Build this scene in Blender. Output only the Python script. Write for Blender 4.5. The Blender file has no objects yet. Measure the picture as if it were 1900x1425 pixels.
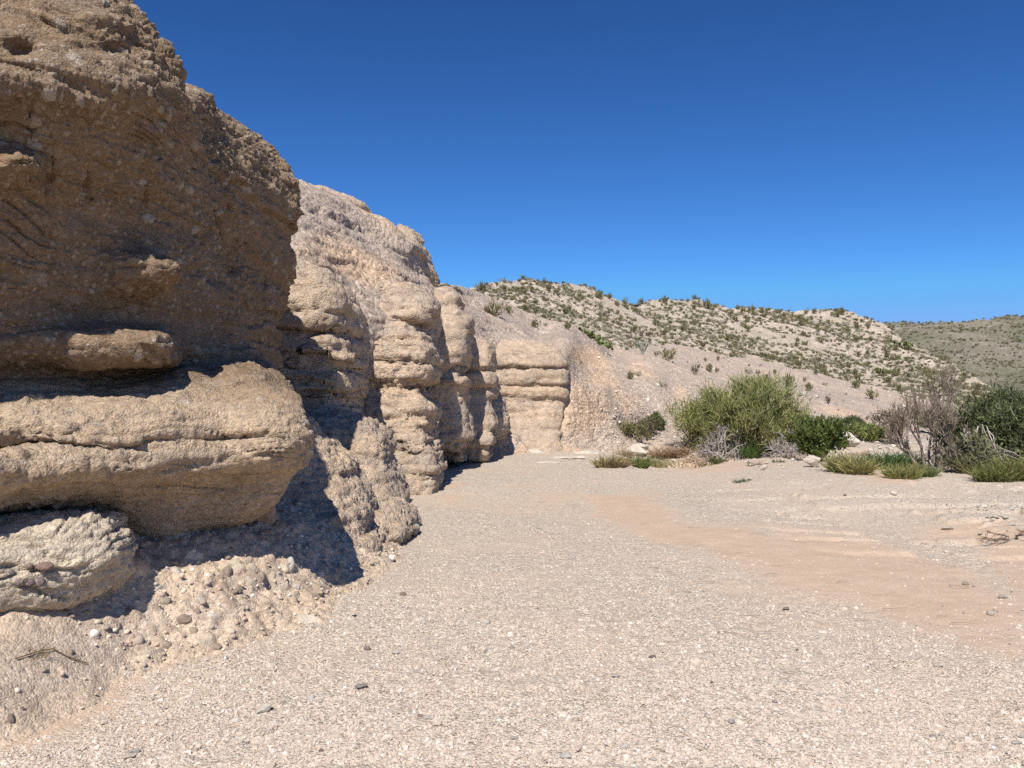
import bpy, bmesh, math, random
import numpy as np
from mathutils import Vector

random.seed(7)
R = math.radians
scene = bpy.context.scene
COL = scene.collection

# ---------------------------------------------------------------- camera, sky, sun, exposure
EYE = 1.6
FPX = 1483.0                                   # focal length in photo pixels (1900 wide)
PITCH = math.atan((735 - 712.5) / FPX)
cam_d = bpy.data.cameras.new("camera")
cam_d.sensor_width = 36.0
cam_d.lens = 36.0 * FPX / 1900.0
cam_d.clip_start = 0.05
cam_d.clip_end = 12000
cam = bpy.data.objects.new("camera", cam_d)
COL.objects.link(cam)
cam.location = (0, 0, EYE)
cam.rotation_euler = (math.pi / 2 + PITCH, 0, 0)
scene.camera = cam

SUN_EL, SUN_AZ = R(50), R(10)                  # sun stands behind the camera, a little to its left
world = bpy.data.worlds.new("World")
scene.world = world
world.use_nodes = True
wn = world.node_tree
for n in list(wn.nodes):
    wn.nodes.remove(n)
sky = wn.nodes.new("ShaderNodeTexSky")
sky.sky_type = 'NISHITA'
sky.sun_disc = False
sky.sun_elevation = SUN_EL
sky.sun_rotation = math.pi + SUN_AZ
sky.altitude = 900
sky.air_density = 1.0
sky.dust_density = 0.35
sky.ozone_density = 2.2
bg = wn.nodes.new("ShaderNodeBackground")
bg.inputs['Strength'].default_value = 0.1
gam = wn.nodes.new("ShaderNodeGamma")                    # deeper, clearer desert sky
gam.inputs[1].default_value = 1.4
tint = wn.nodes.new("ShaderNodeVectorMath")
tint.operation = 'MULTIPLY'
tint.inputs[1].default_value = (0.165, 0.305, 0.44)
cap = wn.nodes.new("ShaderNodeVectorMath")
cap.operation = 'MINIMUM'
cap.inputs[1].default_value = (2.2, 3.4, 6.8)
wo = wn.nodes.new("ShaderNodeOutputWorld")
wn.links.new(sky.outputs[0], gam.inputs[0])
wn.links.new(gam.outputs[0], tint.inputs[0])
wn.links.new(tint.outputs[0], cap.inputs[0])
wn.links.new(cap.outputs[0], bg.inputs[0])
wn.links.new(bg.outputs[0], wo.inputs[0])

sun_d = bpy.data.lights.new("sun", 'SUN')
sun_d.energy = 4.5
sun_d.angle = R(0.5)
sun_d.color = (1.0, 0.955, 0.88)
sun = bpy.data.objects.new("sun", sun_d)
COL.objects.link(sun)
sun.rotation_euler = (math.pi / 2 - SUN_EL, 0, -SUN_AZ)
sun.location = (-20, -80, 100)

scene.view_settings.view_transform = 'Standard'
scene.view_settings.look = 'None'
scene.view_settings.exposure = 0.45
scene.view_settings.gamma = 1.0
scene.cycles.max_bounces = 6
scene.cycles.diffuse_bounces = 2
scene.cycles.use_denoising = False


# ---------------------------------------------------------------- geometry helpers
_c, _s = math.cos(PITCH), math.sin(PITCH)


def unproj(u, v, Y):
    """photo pixel (1900x1425) at distance Y along the wash -> world point"""
    u = np.asarray(u, float); v = np.asarray(v, float); Y = np.asarray(Y, float)
    x = (u - 950.0) / FPX
    y = -(v - 712.5) / FPX
    dy = _c - y * _s
    dz = _s + y * _c
    s = Y / dy
    return np.stack(np.broadcast_arrays(x * s, Y, EYE + dz * s), -1)


def h3(ix, iy, iz, seed):
    with np.errstate(over='ignore'):
        h = (ix.astype(np.uint32) * np.uint32(374761393) + iy.astype(np.uint32) * np.uint32(668265263)
             + iz.astype(np.uint32) * np.uint32(2246822519) + np.uint32(seed * 3266489917 & 0xffffffff))
        h = (h ^ (h >> np.uint32(13))) * np.uint32(1274126177)
        h = (h ^ (h >> np.uint32(16))) * np.uint32(2654435761)
        return (h ^ (h >> np.uint32(15)))


def hf(ix, iy, iz, seed):
    return h3(ix, iy, iz, seed).astype(np.float32) * np.float32(1 / 4294967295.0)


def vnoise(p, seed=0):
    """smooth value noise in -1..1"""
    p = np.asarray(p, np.float32)
    i = np.floor(p).astype(np.int64)
    f = p - i
    f = f * f * f * (f * (f * 6 - 15) + 10)
    r = 0
    for dx in (0, 1):
        wx = f[:, 0] if dx else 1 - f[:, 0]
        for dy in (0, 1):
            wy = f[:, 1] if dy else 1 - f[:, 1]
            for dz in (0, 1):
                wz = f[:, 2] if dz else 1 - f[:, 2]
                r = r + wx * wy * wz * hf(i[:, 0] + dx, i[:, 1] + dy, i[:, 2] + dz, seed)
    return r * 2 - 1


def fbm(p, octaves=4, seed=0, gain=0.5, lac=2.03, ridged=False):
    p = np.asarray(p, np.float32)
    a, r, t = 1.0, 0, 0
    for o in range(octaves):
        n = vnoise(p, seed + o * 17)
        if ridged:
            n = 1 - 2 * np.abs(n)
        r = r + a * n
        t += a
        a *= gain
        p = p * lac + 11.3
    return r / t


def pebbles(p, scale, seed, prob=0.6, squash=1.0):
    """rounded stones sticking out of a matrix: height 0..1, random id, mask"""
    q = np.asarray(p, np.float32) * scale
    q = q * np.array([1, 1, squash], np.float32)
    i = np.floor(q).astype(np.int64)
    best = np.zeros(len(q), np.float32)
    idv = np.zeros(len(q), np.float32)
    for dx in (-1, 0, 1):
        for dy in (-1, 0, 1):
            for dz in (-1, 0, 1):
                cx, cy, cz = i[:, 0] + dx, i[:, 1] + dy, i[:, 2] + dz
                px = cx + hf(cx, cy, cz, seed)
                py = cy + hf(cx, cy, cz, seed + 1)
                pz = cz + hf(cx, cy, cz, seed + 2)
                rr = hf(cx, cy, cz, seed + 3)
                rad = 0.25 + 0.5 * rr * rr
                rad = np.where(hf(cx, cy, cz, seed + 4) < prob, rad, 0.01)
                d2 = ((q[:, 0] - px) ** 2 + (q[:, 1] - py) ** 2 + (q[:, 2] - pz) ** 2) / (rad * rad)
                hh = np.sqrt(np.maximum(0, 1 - d2)) * rad
                m = hh > best
                best = np.where(m, hh, best)
                idv = np.where(m, hf(cx, cy, cz, seed + 5), idv)
    return best, idv


def catmull(P, counts):
    """P (n,...) control rows -> dense rows, counts[k] samples in segment k"""
    n = len(P)
    out = []
    for k in range(n - 1):
        p0 = P[max(k - 1, 0)]; p1 = P[k]; p2 = P[k + 1]; p3 = P[min(k + 2, n - 1)]
        d1 = np.linalg.norm(p2 - p1, axis=-1, keepdims=True) + 1e-6
        d0 = np.linalg.norm(p1 - p0, axis=-1, keepdims=True) + 1e-6
        d2 = np.linalg.norm(p3 - p2, axis=-1, keepdims=True) + 1e-6
        m1 = (p2 - p1) if k == 0 else ((p1 - p0) / d0 * d1 * 0.5 + (p2 - p1) * 0.5)
        m2 = (p2 - p1) if k == n - 2 else ((p3 - p2) / d2 * d1 * 0.5 + (p2 - p1) * 0.5)
        c = counts[k]
        ts = np.arange(c + (1 if k == n - 2 else 0)) / c
        for t in ts:
            t2, t3 = t * t, t * t * t
            out.append((2 * t3 - 3 * t2 + 1) * p1 + (t3 - 2 * t2 + t) * m1 + (-2 * t3 + 3 * t2) * p2 + (t3 - t2) * m2)
    return np.array(out)


def lerp_rows(P, counts):
    out = [P[k] + (P[k + 1] - P[k]) * (j / c) for k, c in enumerate(counts) for j in range(c)]
    return np.array(out + [P[-1]])


def densify(G, res, lim=900, lin=False):
    """control grid (r,c,3) -> dense grid with about `res` spacing"""
    G = np.asarray(G, float)
    for ax in (0, 1):
        A = G if ax == 0 else G.transpose(1, 0, 2)
        seg = np.linalg.norm(A[1:] - A[:-1], axis=-1)
        L = np.percentile(seg, 70, axis=1)
        counts = np.clip(np.ceil(L / res).astype(int), 1, lim)
        A = catmull(A, counts) if not (lin and ax == 0) else lerp_rows(A, counts)
        G = A if ax == 0 else A.transpose(1, 0, 2)
    return G


def grid_normals(G):
    du = np.gradient(G, axis=1)
    dv = np.gradient(G, axis=0)
    n = np.cross(du, dv)
    return n / (np.linalg.norm(n, axis=-1, keepdims=True) + 1e-9)


def mesh_from(name, V, F, mat=None, cols=None, smooth=True):
    """V (n,3), F (m,k) equal-sized faces"""
    me = bpy.data.meshes.new(name)
    V = np.ascontiguousarray(V, np.float32); F = np.ascontiguousarray(F, np.int32)
    m, k = F.shape
    me.vertices.add(len(V)); me.vertices.foreach_set('co', V.ravel())
    me.loops.add(m * k); me.loops.foreach_set('vertex_index', F.ravel())
    me.polygons.add(m)
    me.polygons.foreach_set('loop_start', np.arange(0, m * k, k, dtype=np.int32))
    me.polygons.foreach_set('use_smooth', np.full(m, smooth, bool))
    me.update(calc_edges=True)
    if mat:
        me.materials.append(mat)
    if cols is not None:
        for nm, c in cols.items():
            a = me.attributes.new(nm, 'FLOAT_COLOR', 'POINT')
            c = np.asarray(c, np.float32)
            if c.ndim == 1:
                c = np.stack([c, c, c, np.ones_like(c)], -1)
            elif c.shape[1] == 3:
                c = np.concatenate([c, np.ones((len(c), 1), np.float32)], 1)
            a.data.foreach_set('color', np.ascontiguousarray(c, np.float32).ravel())
    return me


def grid_faces(r, c, off=0, flip=False):
    i = np.arange(r * c).reshape(r, c)
    a, b, d, e = i[:-1, :-1], i[:-1, 1:], i[1:, 1:], i[1:, :-1]
    F = np.stack([a, b, d, e] if not flip else [a, e, d, b], -1).reshape(-1, 4)
    return F + off


def link(name, me, parent=None):
    o = bpy.data.objects.new(name, me)
    COL.objects.link(o)
    if parent is not None:
        o.parent = parent
    return o


def tag(o, label=None, cat=None, group=None, kind=None):
    if label: o['label'] = label
    if cat: o['category'] = cat
    if group: o['group'] = group
    if kind: o['kind'] = kind
    return o


def smoothstep(a, b, x):
    t = np.clip((x - a) / (b - a), 0, 1)
    return t * t * (3 - 2 * t)


def tps(pts, vals, reg=1e-3):
    """thin plate spline in 2-D -> callable"""
    pts = np.asarray(pts, float); vals = np.asarray(vals, float)
    n = len(pts)
    d2 = ((pts[:, None] - pts[None]) ** 2).sum(-1)
    K = 0.5 * d2 * np.log(d2 + 1e-12)
    A = np.zeros((n + 3, n + 3))
    A[:n, :n] = K + reg * np.eye(n)
    A[:n, n] = 1; A[:n, n + 1:] = pts
    A[n, :n] = 1; A[n + 1:, :n] = pts.T
    w = np.linalg.solve(A, np.concatenate([vals, np.zeros(3)]))

    def f(q):
        q = np.asarray(q, float)
        out = np.empty(len(q))
        for s in range(0, len(q), 60000):
            b = q[s:s + 60000]
            e2 = ((b[:, None] - pts[None]) ** 2).sum(-1)
            out[s:s + 60000] = (0.5 * e2 * np.log(e2 + 1e-12)) @ w[:n] + w[n] + b @ w[n + 1:]
        return out
    return f


# ---------------------------------------------------------------- materials
class NT:
    """tiny node-tree helper"""
    def __init__(self, name):
        self.m = bpy.data.materials.new(name)
        self.m.use_nodes = True
        self.t = self.m.node_tree
        for n in list(self.t.nodes):
            self.t.nodes.remove(n)
        self.out = self.n('ShaderNodeOutputMaterial')

    def n(self, typ, **kw):
        nd = self.t.nodes.new(typ)
        for k, v in kw.items():
            setattr(nd, k, v)
        return nd

    def l(self, a, b):
        self.t.links.new(a, b)

    def set(self, sock, v):
        if hasattr(v, 'node'):
            self.l(v, sock)
        else:
            sock.default_value = v

    def math(self, op, a, b=0.0, clamp=False):
        nd = self.n('ShaderNodeMath', operation=op, use_clamp=clamp)
        self.set(nd.inputs[0], a); self.set(nd.inputs[1], b)
        return nd.outputs[0]

    def noise(self, vec, scale, detail=3.0, rough=0.5, dist=0.0):
        nd = self.n('ShaderNodeTexNoise')
        self.l(vec, nd.inputs['Vector'])
        nd.inputs['Scale'].default_value = scale
        nd.inputs['Detail'].default_value = detail
        nd.inputs['Roughness'].default_value = rough
        nd.inputs['Distortion'].default_value = dist
        return nd.outputs[0]

    def voro(self, vec, scale, feature='F1', rnd=1.0):
        nd = self.n('ShaderNodeTexVoronoi', feature=feature)
        self.l(vec, nd.inputs['Vector'])
        nd.inputs['Scale'].default_value = scale
        nd.inputs['Randomness'].default_value = rnd
        return nd

    def ramp(self, fac, stops, interp='LINEAR'):
        nd = self.n('ShaderNodeValToRGB')
        nd.color_ramp.interpolation = interp
        e = nd.color_ramp.elements
        while len(e) < len(stops):
            e.new(0.5)
        for el, (p, c) in zip(e, stops):
            el.position = p
            el.color = (c[0], c[1], c[2], 1) if hasattr(c, '__len__') else (c, c, c, 1)
        self.set(nd.inputs[0], fac)
        return nd.outputs[0]

    def mix(self, fac, a, b, mode='MIX'):
        nd = self.n('ShaderNodeMix', data_type='RGBA', blend_type=mode)
        self.set(nd.inputs[0], fac)
        for s, v in ((nd.inputs[6], a), (nd.inputs[7], b)):
            self.set(s, v if hasattr(v, 'node') else (v[0], v[1], v[2], 1))
        return nd.outputs[2]

    def mapping(self, vec, scale):
        nd = self.n('ShaderNodeMapping')
        self.l(vec, nd.inputs[0])
        nd.inputs['Scale'].default_value = scale
        return nd.outputs[0]

    def pos(self):
        return self.n('ShaderNodeNewGeometry').outputs['Position']

    def attr(self, name):
        return self.n('ShaderNodeAttribute', attribute_name=name)

    def finish(self, color, rough=0.9, height=None, hdist=0.01, hstr=1.0, spec=0.15):
        b = self.n('ShaderNodeBsdfPrincipled')
        self.set(b.inputs['Base Color'], color if hasattr(color, 'node') else (color[0], color[1], color[2], 1))
        self.set(b.inputs['Roughness'], rough)
        b.inputs['Specular IOR Level'].default_value = spec
        if height is not None:
            bp = self.n('ShaderNodeBump')
            bp.inputs['Strength'].default_value = hstr
            bp.inputs['Distance'].default_value = hdist
            self.l(height, bp.inputs['Height'])
            self.l(bp.outputs[0], b.inputs['Normal'])
        self.l(b.outputs[0], self.out.inputs[0])
        return self.m


def rock_material(name, colA, colB, colC, fine=1.0, strata=3.0, peb=0.5, bump=0.012, upper=None):
    """conglomerate: matrix colours by bed and patch, small stones by cell"""
    t = NT(name)
    p = t.pos()
    big = t.noise(p, 0.55, 4, 0.6)
    warp = t.noise(p, 0.8, 3, 0.5)
    zs = t.n('ShaderNodeSeparateXYZ'); t.l(p, zs.inputs[0])
    zz = t.math('ADD', zs.outputs[2], t.math('MULTIPLY', warp, 0.55))
    cz = t.n('ShaderNodeCombineXYZ'); t.l(zz, cz.inputs[2])
    bed = t.noise(cz.outputs[0], strata, 3, 0.6)
    base = t.mix(t.ramp(big, [(0.38, 0.0), (0.62, 1.0)]), colA, colB)
    base = t.mix(t.ramp(bed, [(0.45, 0.0), (0.62, 1.0)]), base, colC)
    if upper:      # browner bed above the ledge, darkened further to put wall shade into colour
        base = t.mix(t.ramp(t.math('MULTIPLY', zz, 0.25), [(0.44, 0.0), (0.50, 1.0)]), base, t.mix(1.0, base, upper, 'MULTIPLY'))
    mott = t.noise(p, 7.0 * fine, 5, 0.65)
    base = t.mix(0.6, base, t.mix(t.ramp(mott, [(0.3, 0.0), (0.7, 1.0)]), (0.62, 0.6, 0.58), (1.22, 1.2, 1.18)), 'MULTIPLY')
    v1 = t.voro(p, 28.0 * fine)
    sep = t.n('ShaderNodeSeparateColor'); t.l(v1.outputs['Color'], sep.inputs[0])
    pc = t.ramp(sep.outputs[0], [(0.0, (0.24, 0.175, 0.13)), (0.22, (0.42, 0.33, 0.25)), (0.45, (0.33, 0.24, 0.17)), (0.7, (0.48, 0.39, 0.30)), (0.92, (0.60, 0.52, 0.43))])
    pm = t.math('MULTIPLY', t.math('LESS_THAN', sep.outputs[1], peb), t.math('LESS_THAN', v1.outputs['Distance'], 0.42))
    pm = t.math('MULTIPLY', pm, t.ramp(t.noise(p, 1.3 * fine, 3, .6), [(.42, .15), (.6, 1)]))
    base = t.mix(t.math('MULTIPLY', pm, 0.6), base, pc)
    v2 = t.voro(p, 75.0 * fine)
    sep2 = t.n('ShaderNodeSeparateColor'); t.l(v2.outputs['Color'], sep2.inputs[0])
    base = t.mix(0.5, base, t.ramp(sep2.outputs[0], [(0.0, 0.55), (0.6, 1.0), (1.0, 1.35)]), 'MULTIPLY')
    at = t.attr('stone')
    base = t.mix(at.outputs['Alpha'], base, at.outputs['Color'])
    h = t.math('MULTIPLY', t.math('SUBTRACT', 0.5, v1.outputs['Distance']), pm)
    h = t.math('ADD', h, t.math('MULTIPLY', t.math('SUBTRACT', 0.6, v2.outputs['Distance']), 0.45))
    h = t.math('ADD', h, t.math('MULTIPLY', t.noise(p, 22 * fine, 6, 0.7), 1.5))
    return t.finish(base, 0.95, h, bump / fine, 1.0, 0.08)


def stone_material(name):
    """loose stones, colour carried by each stone"""
    t = NT(name)
    p = t.pos()
    c = t.attr('stone').outputs['Color']
    n = t.noise(p, 60, 4, 0.6)
    c = t.mix(0.6, c, t.ramp(n, [(0.3, 0.75), (0.7, 1.2)]), 'MULTIPLY')
    return t.finish(c, 0.9, n, 0.004, 0.6, 0.12)


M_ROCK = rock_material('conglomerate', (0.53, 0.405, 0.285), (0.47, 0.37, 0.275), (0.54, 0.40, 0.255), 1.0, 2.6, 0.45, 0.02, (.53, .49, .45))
M_ROCKM = rock_material('conglomerate_far', (0.555, 0.435, 0.325), (0.49, 0.395, 0.31), (0.60, 0.45, 0.305), 0.6, 1.7, 0.5, 0.02)
M_PALE = rock_material('pale_conglomerate', (0.60, 0.505, 0.385), (0.54, 0.46, 0.355), (0.62, 0.515, 0.37), 1.0, 5.0, 0.25, 0.016)
M_TALUS = rock_material('talus_earth', (0.62, 0.48, 0.35), (0.56, 0.45, 0.345), (0.62, 0.475, 0.325), 1.0, 3.0, 0.6, 0.011)
M_STONE = stone_material('loose_stone')

PEB_COLS = np.array([(0.30, 0.22, 0.165), (0.27, 0.215, 0.17), (0.36, 0.28, 0.21), (0.40, 0.31, 0.23), (0.46, 0.38, 0.29),
                     (0.25, 0.17, 0.125), (0.43, 0.34, 0.25), (0.38, 0.29, 0.19), (0.56, 0.50, 0.42), (0.33, 0.25, 0.18)], np.float32)


def peb_color(idv, mask, amt=0.8):
    k = np.clip((idv * len(PEB_COLS)).astype(int), 0, len(PEB_COLS) - 1)
    return np.concatenate([PEB_COLS[k], (mask * amt)[:, None]], 1)


# ---------------------------------------------------------------- the near wall of the cliff
B0 = np.array([-2.6, 4.06]); TT = np.array([.56, .83]); NN = np.array([.83, -.56])


def wallY(u, o):
    k = (np.asarray(u, float) - 950) / FPX
    return (np.asarray(o, float) + B0 @ NN) / (k * NN[0] + NN[1])


def resample_row(pts, n):
    a = np.array(pts, float)
    f = (a[:, 0] - a[0, 0]) / (a[-1, 0] - a[0, 0])
    q = np.linspace(0, 1, n)
    return np.stack([np.interp(q, f, a[:, k]) for k in range(a.shape[1])], -1)


NEAR_ROWS = [
    [(0, -420, -2.2), (100, -420, -2.2), (190, -420, -2.3)],
    [(0, -150, -.95), (110, -135, -.95), (180, -70, -.95)],
    [(0, -60, -.55), (110, -55, -.55), (190, -40, -.6), (212, -38, -.7)],
    [(0, 0, -.35), (120, 0, -.33), (200, 0, -.38), (240, 0, -.55)],
    [(0, 65, -.15), (120, 62, -.15), (220, 60, -.2), (298, 60, -.45)],
    [(0, 120, -.02), (90, 130, 0), (190, 142, 0), (270, 140, -.05), (331, 132, -.3)],
    [(0, 160, -.02), (100, 172, 0), (200, 180, 0), (280, 180, -.05), (346, 180, -.3)],
    [(0, 215, -.22), (100, 225, -.2), (200, 230, -.2), (290, 232, -.22), (357, 220, -.45)],
    [(0, 330, -.42), (120, 330, -.42), (220, 330, -.42), (300, 330, -.48), (375, 310, -.8)],
    [(0, 450, -.56), (120, 450, -.56), (220, 450, -.56), (310, 450, -.60), (400, 440, -1.0)],
    [(0, 560, -.68), (120, 560, -.68), (220, 560, -.68), (320, 560, -.72), (430, 555, -1.15)],
    [(0, 640, -.76), (120, 635, -.74), (220, 630, -.72), (330, 640, -.78), (450, 630, -1.25)],
    [(0, 690, -.95), (120, 690, -.96), (250, 684, -.97), (350, 668, -.93), (400, 670, -.9), (480, 660, -1.2)],
    [(0, 735, -.86), (120, 725, -.84), (240, 715, -.82), (340, 684, -.80), (400, 688, -.82), (450, 676, -.80), (530, 722, -.9)],
    [(0, 760, -.62), (40, 748, -.62), (162, 743, -.6), (270, 724, -.58), (320, 700, -.6), (364, 687, -.58), (387, 706, -.52),
     (414, 694, -.52), (434, 688, -.52), (455, 690, -.52), (488, 716, -.44), (520, 738, -.42), (548, 758, -.4)],
    [(0, 786, -.34), (100, 782, -.26), (200, 772, -.2), (300, 762, -.18), (400, 748, -.2), (480, 752, -.22), (540, 775, -.24), (567, 793, -.27)],
    [(0, 819, -.12), (111, 819, -.04), (219, 821, -.01), (286, 804, 0), (404, 803, .0), (488, 797, -.03), (545, 806, -.1), (573, 812, -.2)],
    [(0, 830, -.34), (111, 829, -.31), (219, 832, -.31), (286, 814, -.29), (404, 813, -.22), (488, 805, -.16), (545, 812, -.11), (573, 818, -.2)],
    [(0, 844, -.14), (111, 843, -.07), (219, 846, -.05), (286, 829, -.04), (404, 826, -.04), (488, 816, -.05), (545, 820, -.10), (572, 826, -.22)],
    [(0, 868, .02), (34, 879, 0), (100, 874, .0), (168, 870, .02), (250, 870, .03), (296, 872, .03), (344, 876, .0), (370, 860, .02),
     (420, 846, 0), (455, 838, -.02), (510, 834, -.07), (566, 842, -.25)],
    [(0, 930, -.2), (110, 922, -.22), (236, 905, -.2), (323, 892, -.2), (420, 876, -.16), (500, 866, -.17), (553, 864, -.3)],
    [(0, 948, -.45), (110, 940, -.45), (236, 924, -.35), (323, 910, -.3), (420, 912, -.25), (490, 905, -.24), (532, 895, -.34)],
    [(0, 956, -.8), (120, 955, -.75), (240, 950, -.5), (323, 955, -.42), (383, 962, -.4), (438, 957, -.36), (475, 944, -.36), (507, 930, -.42)],
    [(0, 970, -1.1), (120, 990, -1.05), (240, 1020, -.8), (300, 1034, -.55), (372, 1005, -.75), (430, 985, -.85), (470, 965, -.8), (500, 945, -.8)],
    [(0, 1060, -1.3), (250, 1080, -1.1), (500, 1060, -1.2)],
]


def near_grid():
    NC = 15
    rows = []
    for r in NEAR_ROWS:
        q = resample_row(r, NC)
        P = unproj(q[:, 0], q[:, 1], wallY(q[:, 0], q[:, 2] - 0.32 + .38 * smoothstep(390, 565, q[:, 0])))
        T3 = np.array([TT[0], TT[1], 0]); N3 = np.array([NN[0], NN[1], 0])
        l2 = P[0] - T3 * 2.2 - N3 * 0.3
        l1 = P[0] - T3 * 0.9
        w1 = P[-1] - N3 * 0.22 + T3 * 0.16
        w2 = P[-1] - N3 * 0.7 + T3 * 0.16
        w3 = P[-1] - N3 * 1.8 - T3 * 0.2
        rows.append(np.concatenate([[l2, l1], P, [w1, w2, w3]]))
    return densify(np.array(rows), 0.0115, 1500)


def B(u, v, du, dv, amp, p=2.0):
    return (u, v, du, dv, amp, p)


def photo_uv(P):
    """where a world point falls in the photo (to put each bump of the rock where it is)"""
    d = P - np.array([0, 0, EYE])
    f = d[..., 1] * _c + d[..., 2] * _s
    up = -d[..., 1] * _s + d[..., 2] * _c
    f = np.maximum(f, 0.1)
    return 950 + FPX * d[..., 0] / f, 712.5 - FPX * up / f


def bumps(P, N, lst):
    u, v = photo_uv(P)
    Q = P.reshape(-1, 3)
    u = u + (16 * fbm(Q * 2.6, 4, 71)).reshape(u.shape)
    v = v + (13 * fbm(Q * 2.6, 4, 75)).reshape(v.shape)
    d = np.zeros(u.shape)
    for (bu, bv, du, dv, a, p) in lst:
        e = np.abs((u - bu) / du) ** p + np.abs((v - bv) / dv) ** p
        d += a * np.exp(-e)
    return P + N * d[..., None]


def beds(P, k, seed, fs=1.0):
    """each bed stands out or back by its own amount, with a crisp edge that wanders and fades"""
    w = .55 * vnoise(P * np.array([.45, .45, .2]) * fs, seed) + .16 * vnoise(P * 2.6 * fs, seed + 1)
    q = P[:, 2] * k * fs + w
    q = q + .35 * np.sin(q * 2.1 + seed)
    b = np.floor(q).astype(np.int64)
    f = q - b
    z0 = np.zeros_like(b)
    lat = fbm(np.stack([P[:, 0] * .5 * fs, P[:, 1] * .5 * fs, b * 7.7], -1), 2, seed + 3)

    def amt(bb):
        l_ = vnoise(np.stack([P[:, 0] * .55 * fs, P[:, 1] * .55 * fs, bb * 3.7 + .5], -1), seed + 5)
        return hf(bb, z0, z0, seed + 7) - .5 + .55 * l_
    a0, a1 = amt(b), amt(b + 1)
    return a0 + (a1 - a0) * smoothstep(.86, 1.0, f)


def roughen(G, big=0.05, strata=0.03, peb=0.02, fs=1.0, seed=1, flat=1.0, chunk=0.03, mid=0.0, bed=0.0):
    """weathered conglomerate relief: swells, bed edges, chunks and stones"""
    N = grid_normals(G)
    P = G.reshape(-1, 3)
    n1 = fbm(P * np.array([1, 1, 1.6]) * 1.1 * fs, 4, seed)
    w = vnoise(P * 0.7 * fs, seed + 50)
    lay = np.stack([P[:, 0] * 0.35 * fs, P[:, 1] * 0.35 * fs, (P[:, 2] + 0.12 * w) * 6.5 * fs], -1)
    n2 = fbm(lay, 3, seed + 9)
    n2 = np.tanh(n2 * 3)
    if mid:
        n1 = n1 + mid / big * fbm(P * np.array([1.3, 1.3, 2.6]) * fs * 1.6, 3, seed + 77, ridged=True)
    G = G + N * (big * n1 + strata * n2).reshape(G.shape[:2])[..., None]
    if bed:
        G = G + grid_normals(G) * (bed * beds(P, 3.1, seed + 90, fs) + .38 * bed * beds(P, 9.5, seed + 95, fs)).reshape(G.shape[:2])[..., None]
    N = grid_normals(G)
    P = G.reshape(-1, 3)
    n3 = fbm(P * np.array([1, 1, flat]) * 5.5 * fs, 4, seed + 21, ridged=True)
    n4 = fbm(P * np.array([1, 1, flat]) * 17 * fs, 4, seed + 31, 0.62)
    hp, idv = pebbles(P, 14 * fs, seed + 41, 0.38, 1.25)
    hq, idq = pebbles(P, 36 * fs, seed + 43, 0.6, 1.2)
    patch = 0.2 + 0.8 * smoothstep(-.18, .22, fbm(P * np.array([.9, .9, 1.8]) * fs, 3, seed + 61))
    hp = hp * patch; hq = hq * (0.35 + 0.65 * patch)
    bl = fbm(np.stack([P[:, 0] * 1.1 * fs, P[:, 1] * 1.1 * fs, P[:, 2] * 13 * fs + 1.6 * vnoise(P * 1.9 * fs, seed + 63)], -1), 2, seed + 65)
    gate = smoothstep(.0, .35, fbm(P * 1.7 * fs + 5, 2, seed + 67) + .1)
    crack = np.exp(-(bl / .05) ** 2) * gate
    d = chunk * n3 * (.5 + .5 * patch) + chunk * 0.62 * n4 * (.35 + .65 * patch) + peb * (1.5 * hp + 0.8 * hq) - crack * 1.3 * chunk
    G = G + N * d.reshape(G.shape[:2])[..., None]
    mask = np.clip(hp * 8, 0, 1)
    mq = np.clip(hq * 8, 0, 1) * (idq > 0.35)
    col = peb_color(idv, mask, 0.55)
    c2 = peb_color((idq * 7.3) % 1.0, mq, 0.45)
    use = (mq > mask)[:, None]
    col = np.where(use, c2, col)
    return G, col


class Parts:
    """collects dense grids into one rock mesh"""
    def __init__(self):
        self.V, self.F, self.C, self.n = [], [], [], 0

    def add(self, G, col, flip=False):
        r, c = G.shape[:2]
        self.V.append(G.reshape(-1, 3)); self.C.append(col)
        self.F.append(grid_faces(r, c, self.n, flip)); self.n += r * c

    def build(self, name, mat):
        me = mesh_from(name, np.concatenate(self.V), np.concatenate(self.F), mat, {'stone': np.concatenate(self.C)})
        return link(name, me)


near = Parts()
G = near_grid()
N = grid_normals(G)
print('near grid', G.shape, 'normal check', N.reshape(-1, 3).mean(0))
SGN = 1.0 if (N.reshape(-1, 3).mean(0) @ np.array([NN[0], NN[1], 0])) > 0 else -1.0
Nh = N * SGN * np.array([1, 1, 0.15])
Nh /= np.linalg.norm(Nh, axis=-1, keepdims=True) + 1e-6
G = bumps(G, Nh, [
    B(-18, 320, 60, 36, .42, 2.4), B(240, 500, 44, 34, .42, 2.4), B(188, 640, 104, 30, .48, 2.6),  B(205, 626, 45, 18, .10),
    B(62, 808, 84, 14, -.24, 2), B(20, 828, 40, 9, -.14, 2), B(40, 85, 30, 12, -.12), B(200, 40, 60, 10, .05), B(190, 90, 80, 10, -.06),
    B(60, 230, 5, 18, -.05), B(95, 320, 6, 45, -.06), B(160, 340, 5, 30, -.05), B(265, 360, 7, 25, -.06),
])
if SGN < 0:
    G = G[:, ::-1]
G, col = roughen(G, 0.05, 0.015, 0.03, 1.0, 3, 1.7, 0.026, 0, .05)
near.add(G, col)

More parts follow.
